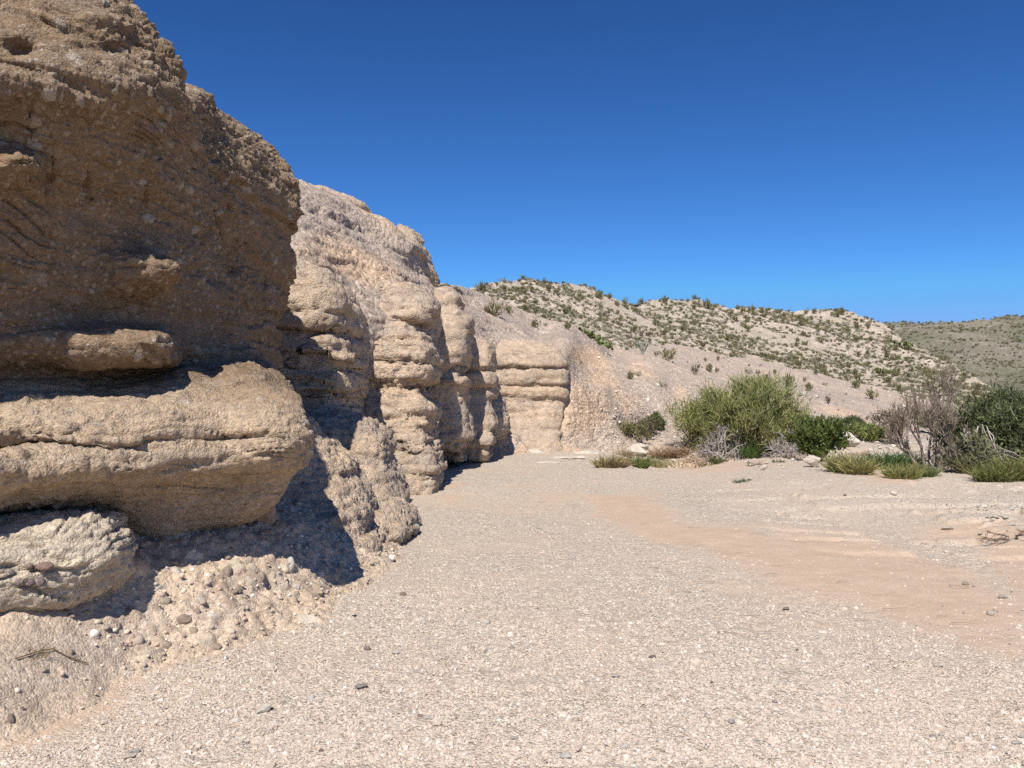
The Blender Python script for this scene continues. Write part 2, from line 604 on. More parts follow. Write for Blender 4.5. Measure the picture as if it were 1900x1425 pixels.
# the nose of the wall behind it, set back
NOSE = [
    [(345, 178, 6.9), (380, 193, 7.4), (420, 215, 7.8), (470, 250, 8.1), (510, 283, 8.2), (528, 305, 8.15), (540, 342, 8.1)],
    [(340, 215, 6.1), (375, 262, 6.5), (415, 285, 6.9), (455, 305, 7.3), (490, 330, 7.7), (520, 350, 7.9), (541, 385, 8.0)],
    [(340, 300, 5.95), (385, 330, 6.3), (425, 350, 6.7), (460, 370, 7.1), (490, 385, 7.5), (515, 405, 7.75), (541, 425, 8.0)],
    [(345, 450, 6.3), (390, 460, 6.7), (430, 465, 7.0), (465, 468, 7.4), (495, 470, 7.7), (518, 470, 7.9), (537, 465, 8.05)],
    [(350, 560, 6.6), (400, 560, 6.95), (440, 560, 7.3), (470, 560, 7.6), (490, 560, 7.85), (503, 560, 8.0), (513, 555, 8.2)],
    [(350, 650, 6.8), (400, 650, 7.1), (440, 650, 7.4), (470, 650, 7.7), (490, 650, 7.95), (502, 650, 8.15), (512, 650, 8.35)],
    [(350, 780, 7.0), (400, 780, 7.3), (440, 780, 7.6), (470, 780, 7.8), (490, 780, 8.0), (505, 780, 8.2), (520, 780, 8.5)],
    [(350, 960, 7.0), (400, 960, 7.3), (440, 960, 7.6), (470, 960, 7.8), (490, 960, 8.0), (510, 960, 8.2), (530, 960, 8.5)],
]
rows = []
for r in NOSE:
    a = np.array(r, float)
    P = unproj(a[:, 0], a[:, 1], 5.9 + (a[:, 2] - 5.9) * 1.36)
    rows.append(np.concatenate([[P[0] + (-.9, -.1, 0)], P, [P[-1] + (-.04, .3, -.03), P[-1] + (-.5, .9, -.05), P[-1] + (-2.5, 1.6, 0)]]))
rows = np.array(rows)
back = rows[:1] + np.array([-1.2, 1.0, 0.15])
back2 = rows[:1] + np.array([-5.0, 2.5, 0.6])
G = densify(np.concatenate([back2, back, rows]), 0.015)
if SGN < 0:
    G = G[:, ::-1]
G, col = roughen(G, 0.10, 0.02, 0.034, 1.0, 13, 1.6, 0.035, 0, .06)
near.add(G, col)
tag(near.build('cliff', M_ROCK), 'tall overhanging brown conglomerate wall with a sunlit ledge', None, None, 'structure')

# ---------------------------------------------------------------- buttresses: half columns standing out of the wall
def buttress(rows, res, n=2.6, nphi=15, span=112, seed=1, rough=(0.05, 0.03, 0.016, 0.03), fs=0.8, skew=0.0, relax=0.5):
    """rows: (v, uLeft, uRight, Yfront, depth) -> dense rough grid"""
    ph = np.radians(np.linspace(-span, span, nphi))
    out = []
    rows = np.array(rows, float)
    cf = np.polyfit(rows[1:, 0], rows[1:, 3], 2)
    tr = np.polyval(cf, rows[:, 0])
    rows[1:, 3] = tr[1:] + relax * (rows[1:, 3] - tr[1:])
    for (v, uL, uR, Yf, th) in rows:
        z = unproj((uL + uR) / 2, v, Yf)[2]
        Ye = Yf + th
        xL = (uL - 950) / FPX * Ye
        xR = (uR - 950) / FPX * Ye
        xc, hw = (xL + xR) / 2, (xR - xL) / 2
        sx = np.sign(np.sin(ph)) * np.abs(np.sin(ph)) ** (2 / n)
        cy = np.sign(np.cos(ph)) * np.abs(np.cos(ph)) ** (2 / n)
        X = xc + hw * sx
        Y = Ye - th * cy * (1 + skew * sx)
        Y = np.where(cy < 0, Ye - th * cy * 2.5, Y)
        out.append(np.stack([X, Y, np.full_like(X, z)], -1))
    G = densify(np.array(out), res, 900, True)
    N = grid_normals(G)
    mid = N[N.shape[0] // 2, N.shape[1] // 2]
    if mid[1] > 0:
        G = G[:, ::-1]
    return roughen(G, rough[0], rough[1], rough[2], fs, seed, 1.5, rough[3], rough[4] if len(rough) > 4 else 0, rough[5] if len(rough) > 5 else 0)


mid = Parts()
BUT = {
    'p1': ([(455, 500, 532, 12.42, .3), (470, 470, 552, 11.82, .6), (500, 440, 606, 11.52, .8), (530, 430, 634, 11.32, .9), (556, 430, 643, 11.22, .9),
            (596, 430, 644, 11.17, .9), (616, 430, 638, 11.32, .9), (632, 430, 655, 11.17, .9), (655, 430, 658, 11.07, .9), (661, 430, 655, 11.24, .8),
            (672, 430, 654, 11.22, .8), (686, 430, 653, 11.20, .8), (700, 430, 656, 11.12, .8), (722, 430, 655, 11.02, .8), (729, 430, 643, 11.27, .8), (742, 430, 645, 11.22, .8), (746, 430, 644, 11.17, .8), (770, 430, 646, 11.12, .7),
            (800, 430, 645, 11.07, .7), (900, 430, 640, 11.02, .7)], 0.03, 4.5),
    'p2': ([(522, 560, 720, 16.2, .4), (540, 560, 776, 15.0, .8), (562, 560, 796, 14.5, .9), (585, 560, 794, 14.2, .9), (596, 560, 768, 14.2, .9),
            (625, 570, 781, 13.95, .9), (642, 590, 795, 13.8, .9), (660, 654, 796, 13.7, .9), (684, 658, 799, 13.58, .9), (699, 664, 797, 13.6, .9), (704, 666, 784, 13.85, .8),
            (710, 666, 763, 13.85, .7), (736, 668, 783, 13.75, .7), (761, 670, 804, 13.6, .7), (784, 670, 805, 13.45, .7), (801, 672, 799, 13.35, .7), (833, 676, 803, 13.2, .7), (836, 676, 810, 13.28, .7),
            (883, 690, 809, 13.1, .6), (887, 690, 809, 13.02, .6), (922, 690, 809, 12.95, .6), (960, 690, 810, 12.9, .6)], 0.03, 5.0),
    'hollow': ([(556, 700, 796, 15.5, .4), (566, 690, 800, 15.1, .5), (620, 690, 801, 15.0, .5), (668, 690, 800, 14.9, .5), (700, 690, 798, 15.0, .5)], 0.045, 5.0),
    'p3': ([(545, 730, 825, 19, .3), (556, 715, 846, 17.9, .8), (580, 710, 862, 17.3, 1.0), (620, 710, 866, 17.0, 1.0), (655, 710, 866, 16.9, 1.0), (672, 710, 858, 17.05, 1.0),
            (684, 710, 854, 17.3, .9), (690, 710, 862, 17.0, .9), (704, 710, 867, 16.8, .9), (714, 710, 862, 17.1, .9), (740, 715, 860, 17.1, .9), (770, 715, 864, 16.9, .9),
            (805, 715, 870, 16.6, 1.0), (832, 720, 868, 16.7, 1.0), (846, 815, 862, 17.2, .8), (854, 825, 855, 18.0, .5)], 0.045, 5.5),
    'p4': ([(622, 800, 890, 20.4, .4), (632, 795, 906, 19.7, .7), (650, 790, 913, 19.3, .9), (680, 790, 913, 19.2, .9), (692, 790, 908, 19.6, .8), (700, 790, 914, 19.3, .8), (712, 790, 914, 19.3, .8),
            (720, 795, 909, 19.7, .8), (770, 790, 911, 19.3, .8), (800, 790, 918, 18.7, .9), (825, 855, 918, 18.4, 1.0), (842, 865, 905, 18.7, .8), (852, 872, 895, 19.4, .5)], 0.05, 5.5),
    'p5': ([(690, 870, 914, 21.6, .4), (705, 860, 920, 21.2, .6), (740, 850, 931, 20.9, .7), (775, 850, 939, 20.5, .8), (796, 850, 944, 20.3, .8), (808, 860, 938, 20.6, .7), (815, 870, 930, 21.1, .5)], 0.05, 3.0),
    'wall': ([(634, 830, 990, 24.4, .6), (648, 820, 1030, 23.6, .8), (664, 820, 1046, 23.4, .8), (677, 820, 1050, 23.3, .9), (681, 820, 1044, 23.5, .8), (694, 820, 1050, 23.35, .8), (711, 820, 1052, 23.3, .8), (715, 820, 1046, 23.5, .7),
              (730, 820, 1050, 23.5, .7), (760, 820, 1046, 23.45, .7), (800, 820, 1040, 23.1, .8), (830, 820, 1040, 22.7, .9), (860, 820, 1045, 22.5, .9)], 0.05, 6.0),
    'capbulb': ([(428, 735, 762, 22.2, .4), (440, 705, 776, 21.3, .8), (460, 690, 792, 20.8, 1.0), (490, 690, 800, 20.6, 1.0), (512, 700, 806, 20.7, .9), (528, 740, 807, 21.2, .7), (536, 770, 800, 21.8, .5)], 0.05, 2.6),
    'cap': ([(340, 440, 560, 18.9, .4), (354, 430, 640, 18.6, .6), (376, 430, 676, 18.75, .6), (398, 430, 690, 18.9, .6), (406, 440, 690, 19.1, .5), (412, 450, 680, 19.5, .4)], 0.05, 3.0),
    'nspur': ([(776, 430, 566, 8.7, .3), (800, 430, 574, 8.3, .5), (830, 420, 602, 8.1, .7), (869, 410, 629, 7.9, .8), (910, 400, 650, 7.75, .8), (950, 390, 668, 7.55, .8), (994, 380, 676, 7.4, .8),
               (1040, 370, 690, 7.15, .8), (1100, 360, 700, 6.9, .8)], 0.025, 2.4),
    'block': ([(926, 672, 692, 9.6, .3), (938, 660, 710, 9.0, .5), (958, 655, 732, 8.75, .6), (985, 650, 753, 8.6, .7), (1005, 640, 755, 8.45, .7), (1030, 630, 745, 8.3, .7), (1070, 620, 730, 8.2, .7)], 0.025, 2.6),
    'mspur': ([(772, 560, 630, 10.75, .3), (786, 540, 690, 10.45, .5), (810, 540, 712, 10.25, .6), (829, 540, 717, 10.20, .6), (860, 540, 722, 10.15, .6), (893, 540, 730, 10.05, .6), (936, 540, 743, 9.95, .6), (975, 540, 750, 9.85, .6)], 0.03, 3.0),
}
for i, (k, (rw, res, n)) in enumerate(BUT.items()):
    fs = {'nspur': 1.0, 'block': 1.0, 'mspur': .9}.get(k, .7)
    rg = {'wall': (.06, .005, .012, .035, .07, .06), 'wall2': (.05, .005, .015, .035, .06, .10)}.get(k, (0.06, 0.008, 0.02, 0.055, 0.07, .15))
    if k in ('nspur', 'block', 'mspur'):
        rg = (0.07, 0.01, 0.034, 0.045, .05, .07)
    G, col = buttress(rw, res, n, seed=101 + i * 13, rough=rg, fs=fs)
    mid.add(G, col)
tag(mid.build('buttress_cliff', M_ROCKM), 'sunlit tan conglomerate buttresses cut by black shadowed clefts', None, None, 'structure')


# ---------------------------------------------------------------- slopes and hills: sheets traced from their skylines, each with its own distances
def sheet(top, bot, ctrl, u0, u1, nu, nv, behind, seed, amp, tpow=1.0):
    u = np.linspace(u0, u1, nu)
    vt = np.interp(u, [p[0] for p in top], [p[1] for p in top])
    vb = np.interp(u, [p[0] for p in bot], [p[1] for p in bot])
    t = np.linspace(0, 1, nv) ** tpow
    U = np.broadcast_to(u, (nv, nu))
    Vv = vt + (vb - vt) * t[:, None]
    c = np.array(ctrl, float)
    f = tps(c[:, :2] / 300.0, np.log(c[:, 2]), 2e-3)
    Y = np.exp(f(np.stack([U.ravel(), Vv.ravel()], -1) / 300.0)).reshape(nv, nu)
    G = unproj(U, Vv, Y)
    k = G[:1]
    ex = [k + np.stack([k[..., 0] / k[..., 1] * b, np.full_like(k[..., 0], b), np.full_like(k[..., 0], -d)], -1) for b, d in behind[::-1]]
    G = np.concatenate(ex + [G, G[-1:] + np.array([0, .1, -1.5])])
    N = grid_normals(G)
    if N[..., 2].mean() < 0:
        G = G[:, ::-1]
    return G, len(ex)


S1_TOP = [(300, 250), (440, 300), (500, 330), (540, 350), (600, 372), (640, 380), (690, 412), (740, 445), (780, 466), (797, 500), (808, 530), (850, 538), (900, 549), (950, 562), (1000, 586),
          (1050, 601), (1090, 617), (1130, 648), (1160, 646), (1250, 639), (1300, 646), (1350, 662), (1400, 672), (1500, 690), (1560, 705), (1620, 718), (1700, 742), (1800, 762), (1900, 784), (2000, 810)]
S1_BOT = [(300, 1000), (560, 960), (700, 950), (810, 930), (850, 900), (950, 866), (1100, 862), (1300, 862), (2000, 880)]
S1_C = [(440, 300, 15), (480, 320, 15.5), (540, 345, 16.8), (600, 365, 17.8), (690, 405, 19.2), (780, 455, 21.4), (805, 525, 22.5),
        (440, 470, 12.8), (530, 470, 12.6), (640, 540, 14.1), (720, 535, 15.6), (800, 565, 18.2), (865, 630, 20.8), (915, 640, 23.8), (980, 640, 25.0), (1050, 640, 25.6),
        (620, 450, 15.4), (700, 460, 17.3), (760, 500, 19),
        (440, 700, 12.6), (530, 700, 12.5), (650, 700, 13.3), (720, 700, 15.0), (800, 700, 18.2), (880, 700, 22.3), (930, 700, 24.2), (980, 700, 25.0), (1050, 700, 24.3), (1045, 740, 23.9), (930, 760, 24.0), (1000, 760, 24.3), (1050, 790, 23.5), (940, 800, 23.2), (800, 840, 18.2), (730, 850, 14.2), (650, 900, 12.0), (500, 900, 11.5),
        (840, 545, 27), (900, 560, 30), (1000, 592, 34), (1090, 622, 38), (860, 590, 23.5), (1000, 630, 29),
        (1130, 660, 38), (1200, 650, 44), (1300, 652, 54), (1400, 678, 60), (1500, 695, 63), (1600, 722, 62), (1700, 748, 58), (1800, 768, 54), (1900, 790, 48), (2000, 812, 44),
        (1120, 720, 26.4), (1200, 720, 30.5), (1300, 750, 32), (1200, 780, 27.5), (1300, 800, 28), (1100, 760, 24.9), (1100, 805, 24.3), (1200, 820, 26.4), (1300, 832, 24.6), (1400, 760, 33), (1500, 775, 33), (1600, 785, 32), (1700, 800, 30), (1800, 815, 27), (1900, 830, 24.3),
        (1500, 835, 23.2), (1700, 842, 21.3), (1900, 860, 20.0), (1100, 845, 23.6), (940, 850, 21.3), (1300, 862, 22), (1600, 870, 20), (1980, 880, 19), (1000, 862, 22.3)]
S2_TOP = [(700, 560), (800, 542), (850, 536), (930, 534), (1000, 535), (1060, 540), (1100, 547), (1160, 556), (1200, 557), (1290, 559), (1320, 566), (1350, 574), (1450, 577), (1560, 579), (1590, 590), (1620, 600), (1640, 606),
          (1700, 640), (1780, 690), (1850, 735), (2000, 800)]
S2_BOT = [(700, 620), (900, 600), (1000, 640), (1130, 700), (1300, 700), (1500, 750), (1700, 800), (2000, 850)]
S2_C = [(700, 560, 62), (850, 536, 66), (930, 534, 78), (1060, 540, 95), (1200, 557, 108), (1290, 559, 116), (1450, 577, 122), (1560, 579, 126), (1640, 606, 122), (1700, 640, 112), (1780, 690, 96), (1850, 735, 84), (2000, 800, 66),
        (900, 600, 50), (1000, 640, 46), (1000, 590, 58), (1130, 660, 50), (1130, 600, 72), (1300, 700, 58), (1300, 650, 72), (1300, 600, 92), (1500, 750, 62), (1500, 690, 76), (1500, 640, 95), (1600, 720, 76), (1600, 660, 96), (1700, 800, 62), (1700, 742, 72), (1900, 830, 56), (700, 620, 40)]
S3_TOP = [(1450, 606), (1560, 603), (1640, 603), (1700, 606), (1790, 614), (1830, 610), (1860, 604), (1900, 599), (2050, 585)]
S3_BOT = [(1450, 820), (2050, 860)]
S3_C = [(1450, 606, 330), (1640, 603, 330), (1790, 614, 300), (1900, 599, 360), (2050, 585, 380), (1450, 820, 80), (1750, 740, 130), (1750, 680, 190), (1900, 800, 80), (1900, 700, 180), (2050, 860, 60), (2050, 740, 140)]

GS1, E1 = sheet(S1_TOP, S1_BOT, S1_C, 380, 1990, 760, 260, [(1.0, .1), (4, .8), (12, 5)], 5, .1)
GS2, E2 = sheet(S2_TOP, S2_BOT, S2_C, 710, 1995, 560, 200, [(6, .8), (25, 6), (60, 20)], 6, .3)
GS3, E3 = sheet(S3_TOP, S3_BOT, S3_C, 1480, 2040, 260, 130, [(30, 4), (120, 40)], 7, 1.0)


def relief(G, terms):
    N = grid_normals(G)
    P = G.reshape(-1, 3)
    d = 0
    for (sc, amp, oc, sd, rg) in terms:
        d = d + amp * fbm(P * sc, oc, sd, ridged=rg)
    return G + N * d.reshape(G.shape[:2])[..., None]


GS1 = relief(GS1, [(.25, .35, 4, 3, False), (1.4, .06, 4, 5, True), (6.0, .022, 4, 8, True)])
wS = 1 - smoothstep(860, 1080, photo_uv(GS1)[0])
GS1 = GS1 + grid_normals(GS1) * (wS * (.12 * beds(GS1.reshape(-1, 3), 2.2, 711) + .05 * beds(GS1.reshape(-1, 3), 7.0, 722)).reshape(GS1.shape[:2]))[..., None]
hp, idv = pebbles(GS1.reshape(-1, 3), 7.0, 77, .2, 1.2)
GS1 = GS1 + grid_normals(GS1) * (hp * 0.03).reshape(GS1.shape[:2])[..., None]
GS2 = relief(GS2, [(.05, 1.6, 4, 3, False), (.3, .35, 4, 5, True), (1.2, .12, 3, 6, False)])
GS3 = relief(GS3, [(.012, 6.0, 4, 3, True), (.06, 1.2, 4, 5, True)])


def scree_material(name, soil, soil2, pale, clay, sc, clayamt=1.0):
    t = NT(name)
    p = t.pos()
    big = t.noise(p, 0.16 / sc, 5, 0.6)
    c = t.mix(t.ramp(big, [(0.42, 0), (0.58, 1)]), soil, soil2)
    n2 = t.noise(p, 1.1 / sc, 5, 0.65)
    c = t.mix(t.ramp(n2, [(0.5, 0), (0.66, .8)]), c, pale)
    m = t.attr('stone')
    c = t.mix(t.math('MULTIPLY', m.outputs['Fac'], clayamt), c, clay)
    v = t.voro(p, 12.0 / sc)
    s = t.n('ShaderNodeSeparateColor'); t.l(v.outputs['Color'], s.inputs[0])
    c = t.mix(0.6, c, t.ramp(s.outputs[0], [(0, .55), (.5, 1.0), (.8, 1.1), (1, 1.45)]), 'MULTIPLY')
    v2 = t.voro(p, 31.0 / sc)
    s2 = t.n('ShaderNodeSeparateColor'); t.l(v2.outputs['Color'], s2.inputs[0])
    c = t.mix(0.6, c, t.ramp(s2.outputs[0], [(0, .6), (.6, 1.0), (1, 1.4)]), 'MULTIPLY')
    h = t.math('ADD', t.math('SUBTRACT', .6, v.outputs['Distance']), t.math('MULTIPLY', t.noise(p, 12 / sc, 6, .75), 1.2))
    return t.finish(c, .95, h, .035 * sc, 1.0, .05)


M_SCREE = scree_material('scree', (0.46, 0.36, 0.28), (0.40, 0.32, 0.26), (0.52, 0.43, 0.345), (0.60, 0.425, 0.28), 1.0)
M_HILL = scree_material('hill_soil', (0.475, 0.39, 0.31), (0.41, 0.345, 0.27), (0.54, 0.46, 0.375), (0.40, 0.345, 0.25), 2.2)
M_FAR = scree_material('far_hill_soil', (0.25, 0.215, 0.165), (0.195, 0.178, 0.13), (0.34, 0.295, 0.235), (0.18, 0.17, 0.115), 5.0)


def uvmask(G, lst, jit=10.0, seed=4):
    P = G.reshape(-1, 3)
    u, v = photo_uv(P)
    u = u + jit * fbm(P * 0.8, 3, seed); v = v + jit * fbm(P * 0.8, 3, seed + 7)
    m = np.zeros(len(P))
    for (bu, bv, du, dv, a, ang) in lst:
        ca, sa = math.cos(ang), math.sin(ang)
        x = ((u - bu) * ca + (v - bv) * sa) / du
        y = (-(u - bu) * sa + (v - bv) * ca) / dv
        m = np.maximum(m, a * (1 - smoothstep(0.45, 1.3, np.sqrt(x * x + y * y))))
    return m


cm = uvmask(GS1, [(1095, 668, 48, 20, 1, .45), (1120, 705, 40, 20, .8, .3), (1190, 690, 30, 20, .5, .5), (1030, 755, 120, 60, .7, 0), (1265, 735, 24, 10, .7, .9), (1160, 745, 40, 25, .5, .6),
                  (660, 490, 110, 30, .8, .4), (740, 420, 80, 14, .6, .5), (600, 470, 70, 40, .5, 0), (1560, 765, 60, 10, .5, .3), (1390, 860, 150, 14, .8, 0), (1000, 840, 90, 18, .7, 0), (850, 610, 40, 20, .5, .6)])
o = link('scree_slope', mesh_from('scree_slope', GS1.reshape(-1, 3), grid_faces(*GS1.shape[:2]), M_SCREE, {'stone': cm}))
tag(o, 'pinkish gravel slope with clay patches rising behind the bushes', None, None, 'structure')
hm = np.clip(fbm(GS2.reshape(-1, 3) * 0.12, 4, 55) * 1.4 + .2, 0, .5)
o = link('hill', mesh_from('hill', GS2.reshape(-1, 3), grid_faces(*GS2.shape[:2]), M_HILL, {'stone': hm}))
tag(o, 'pale stony hill dotted with desert shrubs under the sky', None, None, 'structure')
hm = np.clip(fbm(GS3.reshape(-1, 3) * 0.05, 5, 56) * 2.0 + .3, 0, .9)
o = link('distant_hill', mesh_from('distant_hill', GS3.reshape(-1, 3), grid_faces(*GS3.shape[:2]), M_FAR, {'stone': hm}))
tag(o, 'darker scrubby hill behind the pale one', None, None, 'structure')


# ---------------------------------------------------------------- the wash floor
def ground_z(X, Y):
    X = np.asarray(X, float); Y = np.asarray(Y, float)
    p = np.stack([X, Y, np.zeros_like(X)], -1).reshape(-1, 3)
    n = (0.045 * fbm(p * 0.35, 3, 900) + 0.014 * fbm(p * np.array([1.6, 1.1, 1]), 3, 905)).reshape(X.shape)
    edge = 16.8 - 2.3 * smoothstep(6.5, 9.3, X) + 1.2 * np.exp(-((X - 5.5) / 2.0) ** 2) - 0.10 * np.maximum(X - 8, 0) * 2.2 + 0.5 * np.sin(X * 1.3)
    ch = smoothstep(0, 2.6, Y - edge) * (1 - smoothstep(6.0, 9.0, Y - edge)) * smoothstep(2.2, 4.5, X)
    gully = 0.16 * np.exp(-((X - 5.2 - (Y - 9) * -.55) / .9) ** 2) * smoothstep(4, 7, Y) * (1 - smoothstep(11, 13, Y))
    rise = 0.15 * smoothstep(11, 14.5, Y) * smoothstep(3, 6, X)
    cut = fbm(p * np.array([.8, 1.5, 1]), 5, 915, ridged=True).reshape(X.shape)
    rise = rise - .06 * smoothstep(.2, .38, cut) * smoothstep(2.6, 4.2, X) * smoothstep(7, 9, Y) * (1 - smoothstep(13, 14.5, Y))
    far = -0.25 * smoothstep(40, 80, Y)
    return n * (1 - 0.5 * smoothstep(30, 60, Y)) - 0.55 * ch - gully * .6 + rise + far


def ground_hit(u, v):
    """photo pixel -> the point of the wash floor it shows"""
    Ys = np.geomspace(2.5, 60, 900)
    P = unproj(np.full_like(Ys, u), np.full_like(Ys, v), Ys)
    below = P[:, 2] <= ground_z(P[:, 0], P[:, 1])
    k = int(np.argmax(below)) if below.any() else len(Ys) - 1
    p = P[k].copy(); p[2] = ground_z(p[0:1], p[1:2])[0]
    return p


gy = np.concatenate([[-3000, -600, -120, -25, -4, 0, 1.2], np.geomspace(2.0, 34, 620), np.geomspace(36, 3000, 30)])
gx = np.concatenate([[-3000, -500, -80, -20, -8], np.arange(-4.6, 15.0, .028), [15.5, 17, 20, 24, 30, 60, 300, 3000]])
XX, YY = np.meshgrid(gx, gy)
ZZ = ground_z(XX, YY)
GG = np.stack([XX, YY, ZZ], -1)
P = GG.reshape(-1, 3)
hp, idv = pebbles(P, 13, 61, .35, 1.0)
near_w = 1 - smoothstep(18, 30, P[:, 1])
uu, vv = photo_uv(np.where(P[:, 1:2] > 1, P, np.array([[0, 1, 0.]])))
# sand left by the last flood: where it lies between the gravel (world positions of the traced streak)
SAND = [(1180, 945, 120, 26, 1, .1), (1330, 1000, 190, 34, 1, .22), (1560, 1050, 240, 60, 1, .12), (1760, 1110, 230, 70, 1, .2), (1820, 990, 170, 34, .9, .05), (1080, 925, 140, 16, .7, .0),
        (1850, 1180, 160, 50, .8, .3), (1500, 985, 120, 20, .5, .1), (1400, 1090, 120, 30, .6, .1), (1950, 1050, 150, 80, 1, 0), (930, 935, 130, 10, .4, 0), (850, 905, 30, 14, .8, -.3),
        (1650, 885, 60, 14, .9, 0), (1350, 870, 110, 10, .8, -.1), (1000, 1000, 120, 10, .25, 0), (1450, 1150, 120, 22, .3, .1), (120, 1300, 190, 70, .9, -.42), (420, 1190, 140, 22, .6, -.25), (640, 1090, 40, 16, .5, -.2)]
sm = uvmask(GG, SAND, 26.0, 14)
sm = np.clip(sm + 0.3 * fbm(P * 1.3, 4, 33) * (sm > .02), 0, 1) * (P[:, 1] > 1.5)
rip = fbm(P * np.array([9.0, 11.0, 1]), 4, 71)
dz = near_w * (hp * 0.035 * (1 - sm) + rip * 0.007) * (P[:, 1] > 1)
P[:, 2] += dz


def gravel_material():
    t = NT('wash_gravel')
    p = t.pos()
    m = t.attr('stone').outputs['Fac']
    v = t.voro(p, 62)
    s = t.n('ShaderNodeSeparateColor'); t.l(v.outputs['Color'], s.inputs[0])
    g = t.ramp(s.outputs[0], [(0, (.36, .285, .22)), (.3, (.49, .40, .31)), (.55, (.55, .46, .365)), (.8, (.60, .52, .42)), (1, (.66, .59, .50))])
    v2 = t.voro(p, 150)
    s2 = t.n('ShaderNodeSeparateColor'); t.l(v2.outputs['Color'], s2.inputs[0])
    g = t.mix(.5, g, t.ramp(s2.outputs[0], [(0, .7), (.6, 1.0), (1, 1.25)]), 'MULTIPLY')
    big = t.noise(p, .55, 4, .6)
    g = t.mix(t.ramp(big, [(.42, 0), (.62, .55)]), g, (.58, .455, .345))
    sn = t.noise(p, 3.0, 5, .65)
    sd = t.mix(t.ramp(sn, [(.35, 0), (.65, 1)]), (.46, .335, .235), (.52, .385, .28))
    sd = t.mix(.4, sd, t.ramp(s2.outputs[1], [(0, .75), (.7, 1.0), (1, 1.25)]), 'MULTIPLY')
    mm = t.math('ADD', m, t.math('MULTIPLY', t.math('SUBTRACT', t.noise(p, 9, 4, .7), .5), 1.7))
    mm = t.ramp(mm, [(.2, 0), (.95, .92)])
    c = t.mix(mm, g, sd)
    h = t.math('ADD', t.math('SUBTRACT', .7, v.outputs['Distance']), t.math('MULTIPLY', t.math('SUBTRACT', .7, v2.outputs['Distance']), .45))
    k = t.math('SUBTRACT', 1.0, t.math('MULTIPLY', mm, .75))
    h = t.math('MULTIPLY', h, k)
    h = t.math('ADD', h, t.math('MULTIPLY', t.noise(p, 45, 4, .7), .5))
    return t.finish(c, .95, h, .012, 1.0, .05)


M_GRAVEL = gravel_material()
o = link('ground', mesh_from('ground', P, grid_faces(*GG.shape[:2]), M_GRAVEL, {'stone': sm}))
tag(o, 'pale gravel floor of a dry wash with a streak of tan sand', None, None, 'structure')


# ---------------------------------------------------------------- talus at the foot of the near wall
def zY(v, z):
    return (EYE - z) * FPX / (v - 735.0)


TAL = [(-60, 1400, 3.55), (0, 1372, 3.725), (80, 1330, 3.99), (150, 1300, 4.2), (200, 1266, 4.47), (300, 1222, 4.87), (400, 1202, 5.08), (500, 1172, 5.43), (600, 1146, 5.77), (612, 1100, 6.5), (665, 1088, 6.72), (720, 1056, 7.39), (752, 1040, 7.78),
       (0, 1300, 3.84), (0, 1230, 4.03), (0, 1150, 4.27), (0, 1110, 4.42), (100, 1250, 4.22), (100, 1180, 4.42), (100, 1120, 4.60), (100, 1090, 4.74), (200, 1190, 4.68), (200, 1120, 4.92), (300, 1150, 5.07), (300, 1100, 5.22), (300, 1040, 5.45), (250, 1040, 5.15),
       (387, 1036, 5.72), (430, 1018, 5.85), (480, 1010, 6.1), (530, 1036, 6.2), (560, 1062, 6.25), (500, 1100, 5.8), (400, 1130, 5.3), (420, 1080, 5.5), (560, 1120, 5.97), (602, 1120, 6.15), (590, 1060, 6.5),
       (600, 1010, 6.9), (560, 975, 6.9), (640, 1040, 7.1), (660, 1000, 7.6), (700, 1030, 7.75)]
tp = np.array([unproj(u, v, Y) for u, v, Y in TAL])
extra = np.array([(-1.0, 4.9, -.25), (-.6, 6.5, -.25), (-2.0, 3.4, -.15), (-.9, 8.5, -.2), (-3.2, 5.5, .75), (-2.9, 6.5, .75), (-3.4, 3.4, .55), (-3.0, 2.2, .1), (-2.4, 8, .7), (-4.5, 5, 1.0), (-4.2, 2.5, .6)])
tp = np.concatenate([tp, extra])


def rbf_linear(pts, vals):
    d = np.sqrt(((pts[:, None] - pts[None]) ** 2).sum(-1))
    n = len(pts)
    A = np.zeros((n + 1, n + 1)); A[:n, :n] = -d + .02 * np.eye(n); A[:n, n] = 1; A[n, :n] = 1
    w = np.linalg.solve(A, np.concatenate([vals, [0]]))
    return lambda q: -np.sqrt(((q[:, None] - pts[None]) ** 2).sum(-1)) @ w[:n] + w[n]


ft = rbf_linear(tp[:, :2], tp[:, 2])
tx = np.arange(-4.4, -.55, .016); ty = np.arange(2.0, 8.6, .016)
XX, YY = np.meshgrid(tx, ty)
ZZ = ft(np.stack([XX.ravel(), YY.ravel()], -1)).reshape(XX.shape)
ZZ = np.clip(ZZ, -.3, 1.2)
GT = np.stack([XX, YY, ZZ], -1)
u, v = photo_uv(GT)
rough_w = np.clip(smoothstep(180, 330, u) + .12 + .5 * (1 - smoothstep(1120, 1200, v)), 0, 1) * (1 - .5 * smoothstep(-.05, .06, -ZZ))
N = grid_normals(GT)
PT = GT.reshape(-1, 3)
hp, idv = pebbles(PT, 9, 301, .55, 1.0)
hq, idq = pebbles(PT, 21, 305, .6, 1.0)
n1 = fbm(PT * 2.2, 4, 310); n2 = fbm(PT * 9, 4, 312, ridged=True); n3 = fbm(PT * 30, 3, 314)
d = (.05 * n1 + .03 * n2 + .014 * n3) * (0.3 + .7 * rough_w.ravel()) + (.042 * hp + .03 * hq) * (.1 + .9 * rough_w.ravel() ** 1.5)
GT = GT + N * d.reshape(XX.shape)[..., None]
cT = peb_color(idv, np.clip(hp * 8, 0, 1) * rough_w.ravel(), .75)
c2 = peb_color((idq * 5.1) % 1, np.clip(hq * 8, 0, 1) * (idq > .4) * rough_w.ravel(), .6)
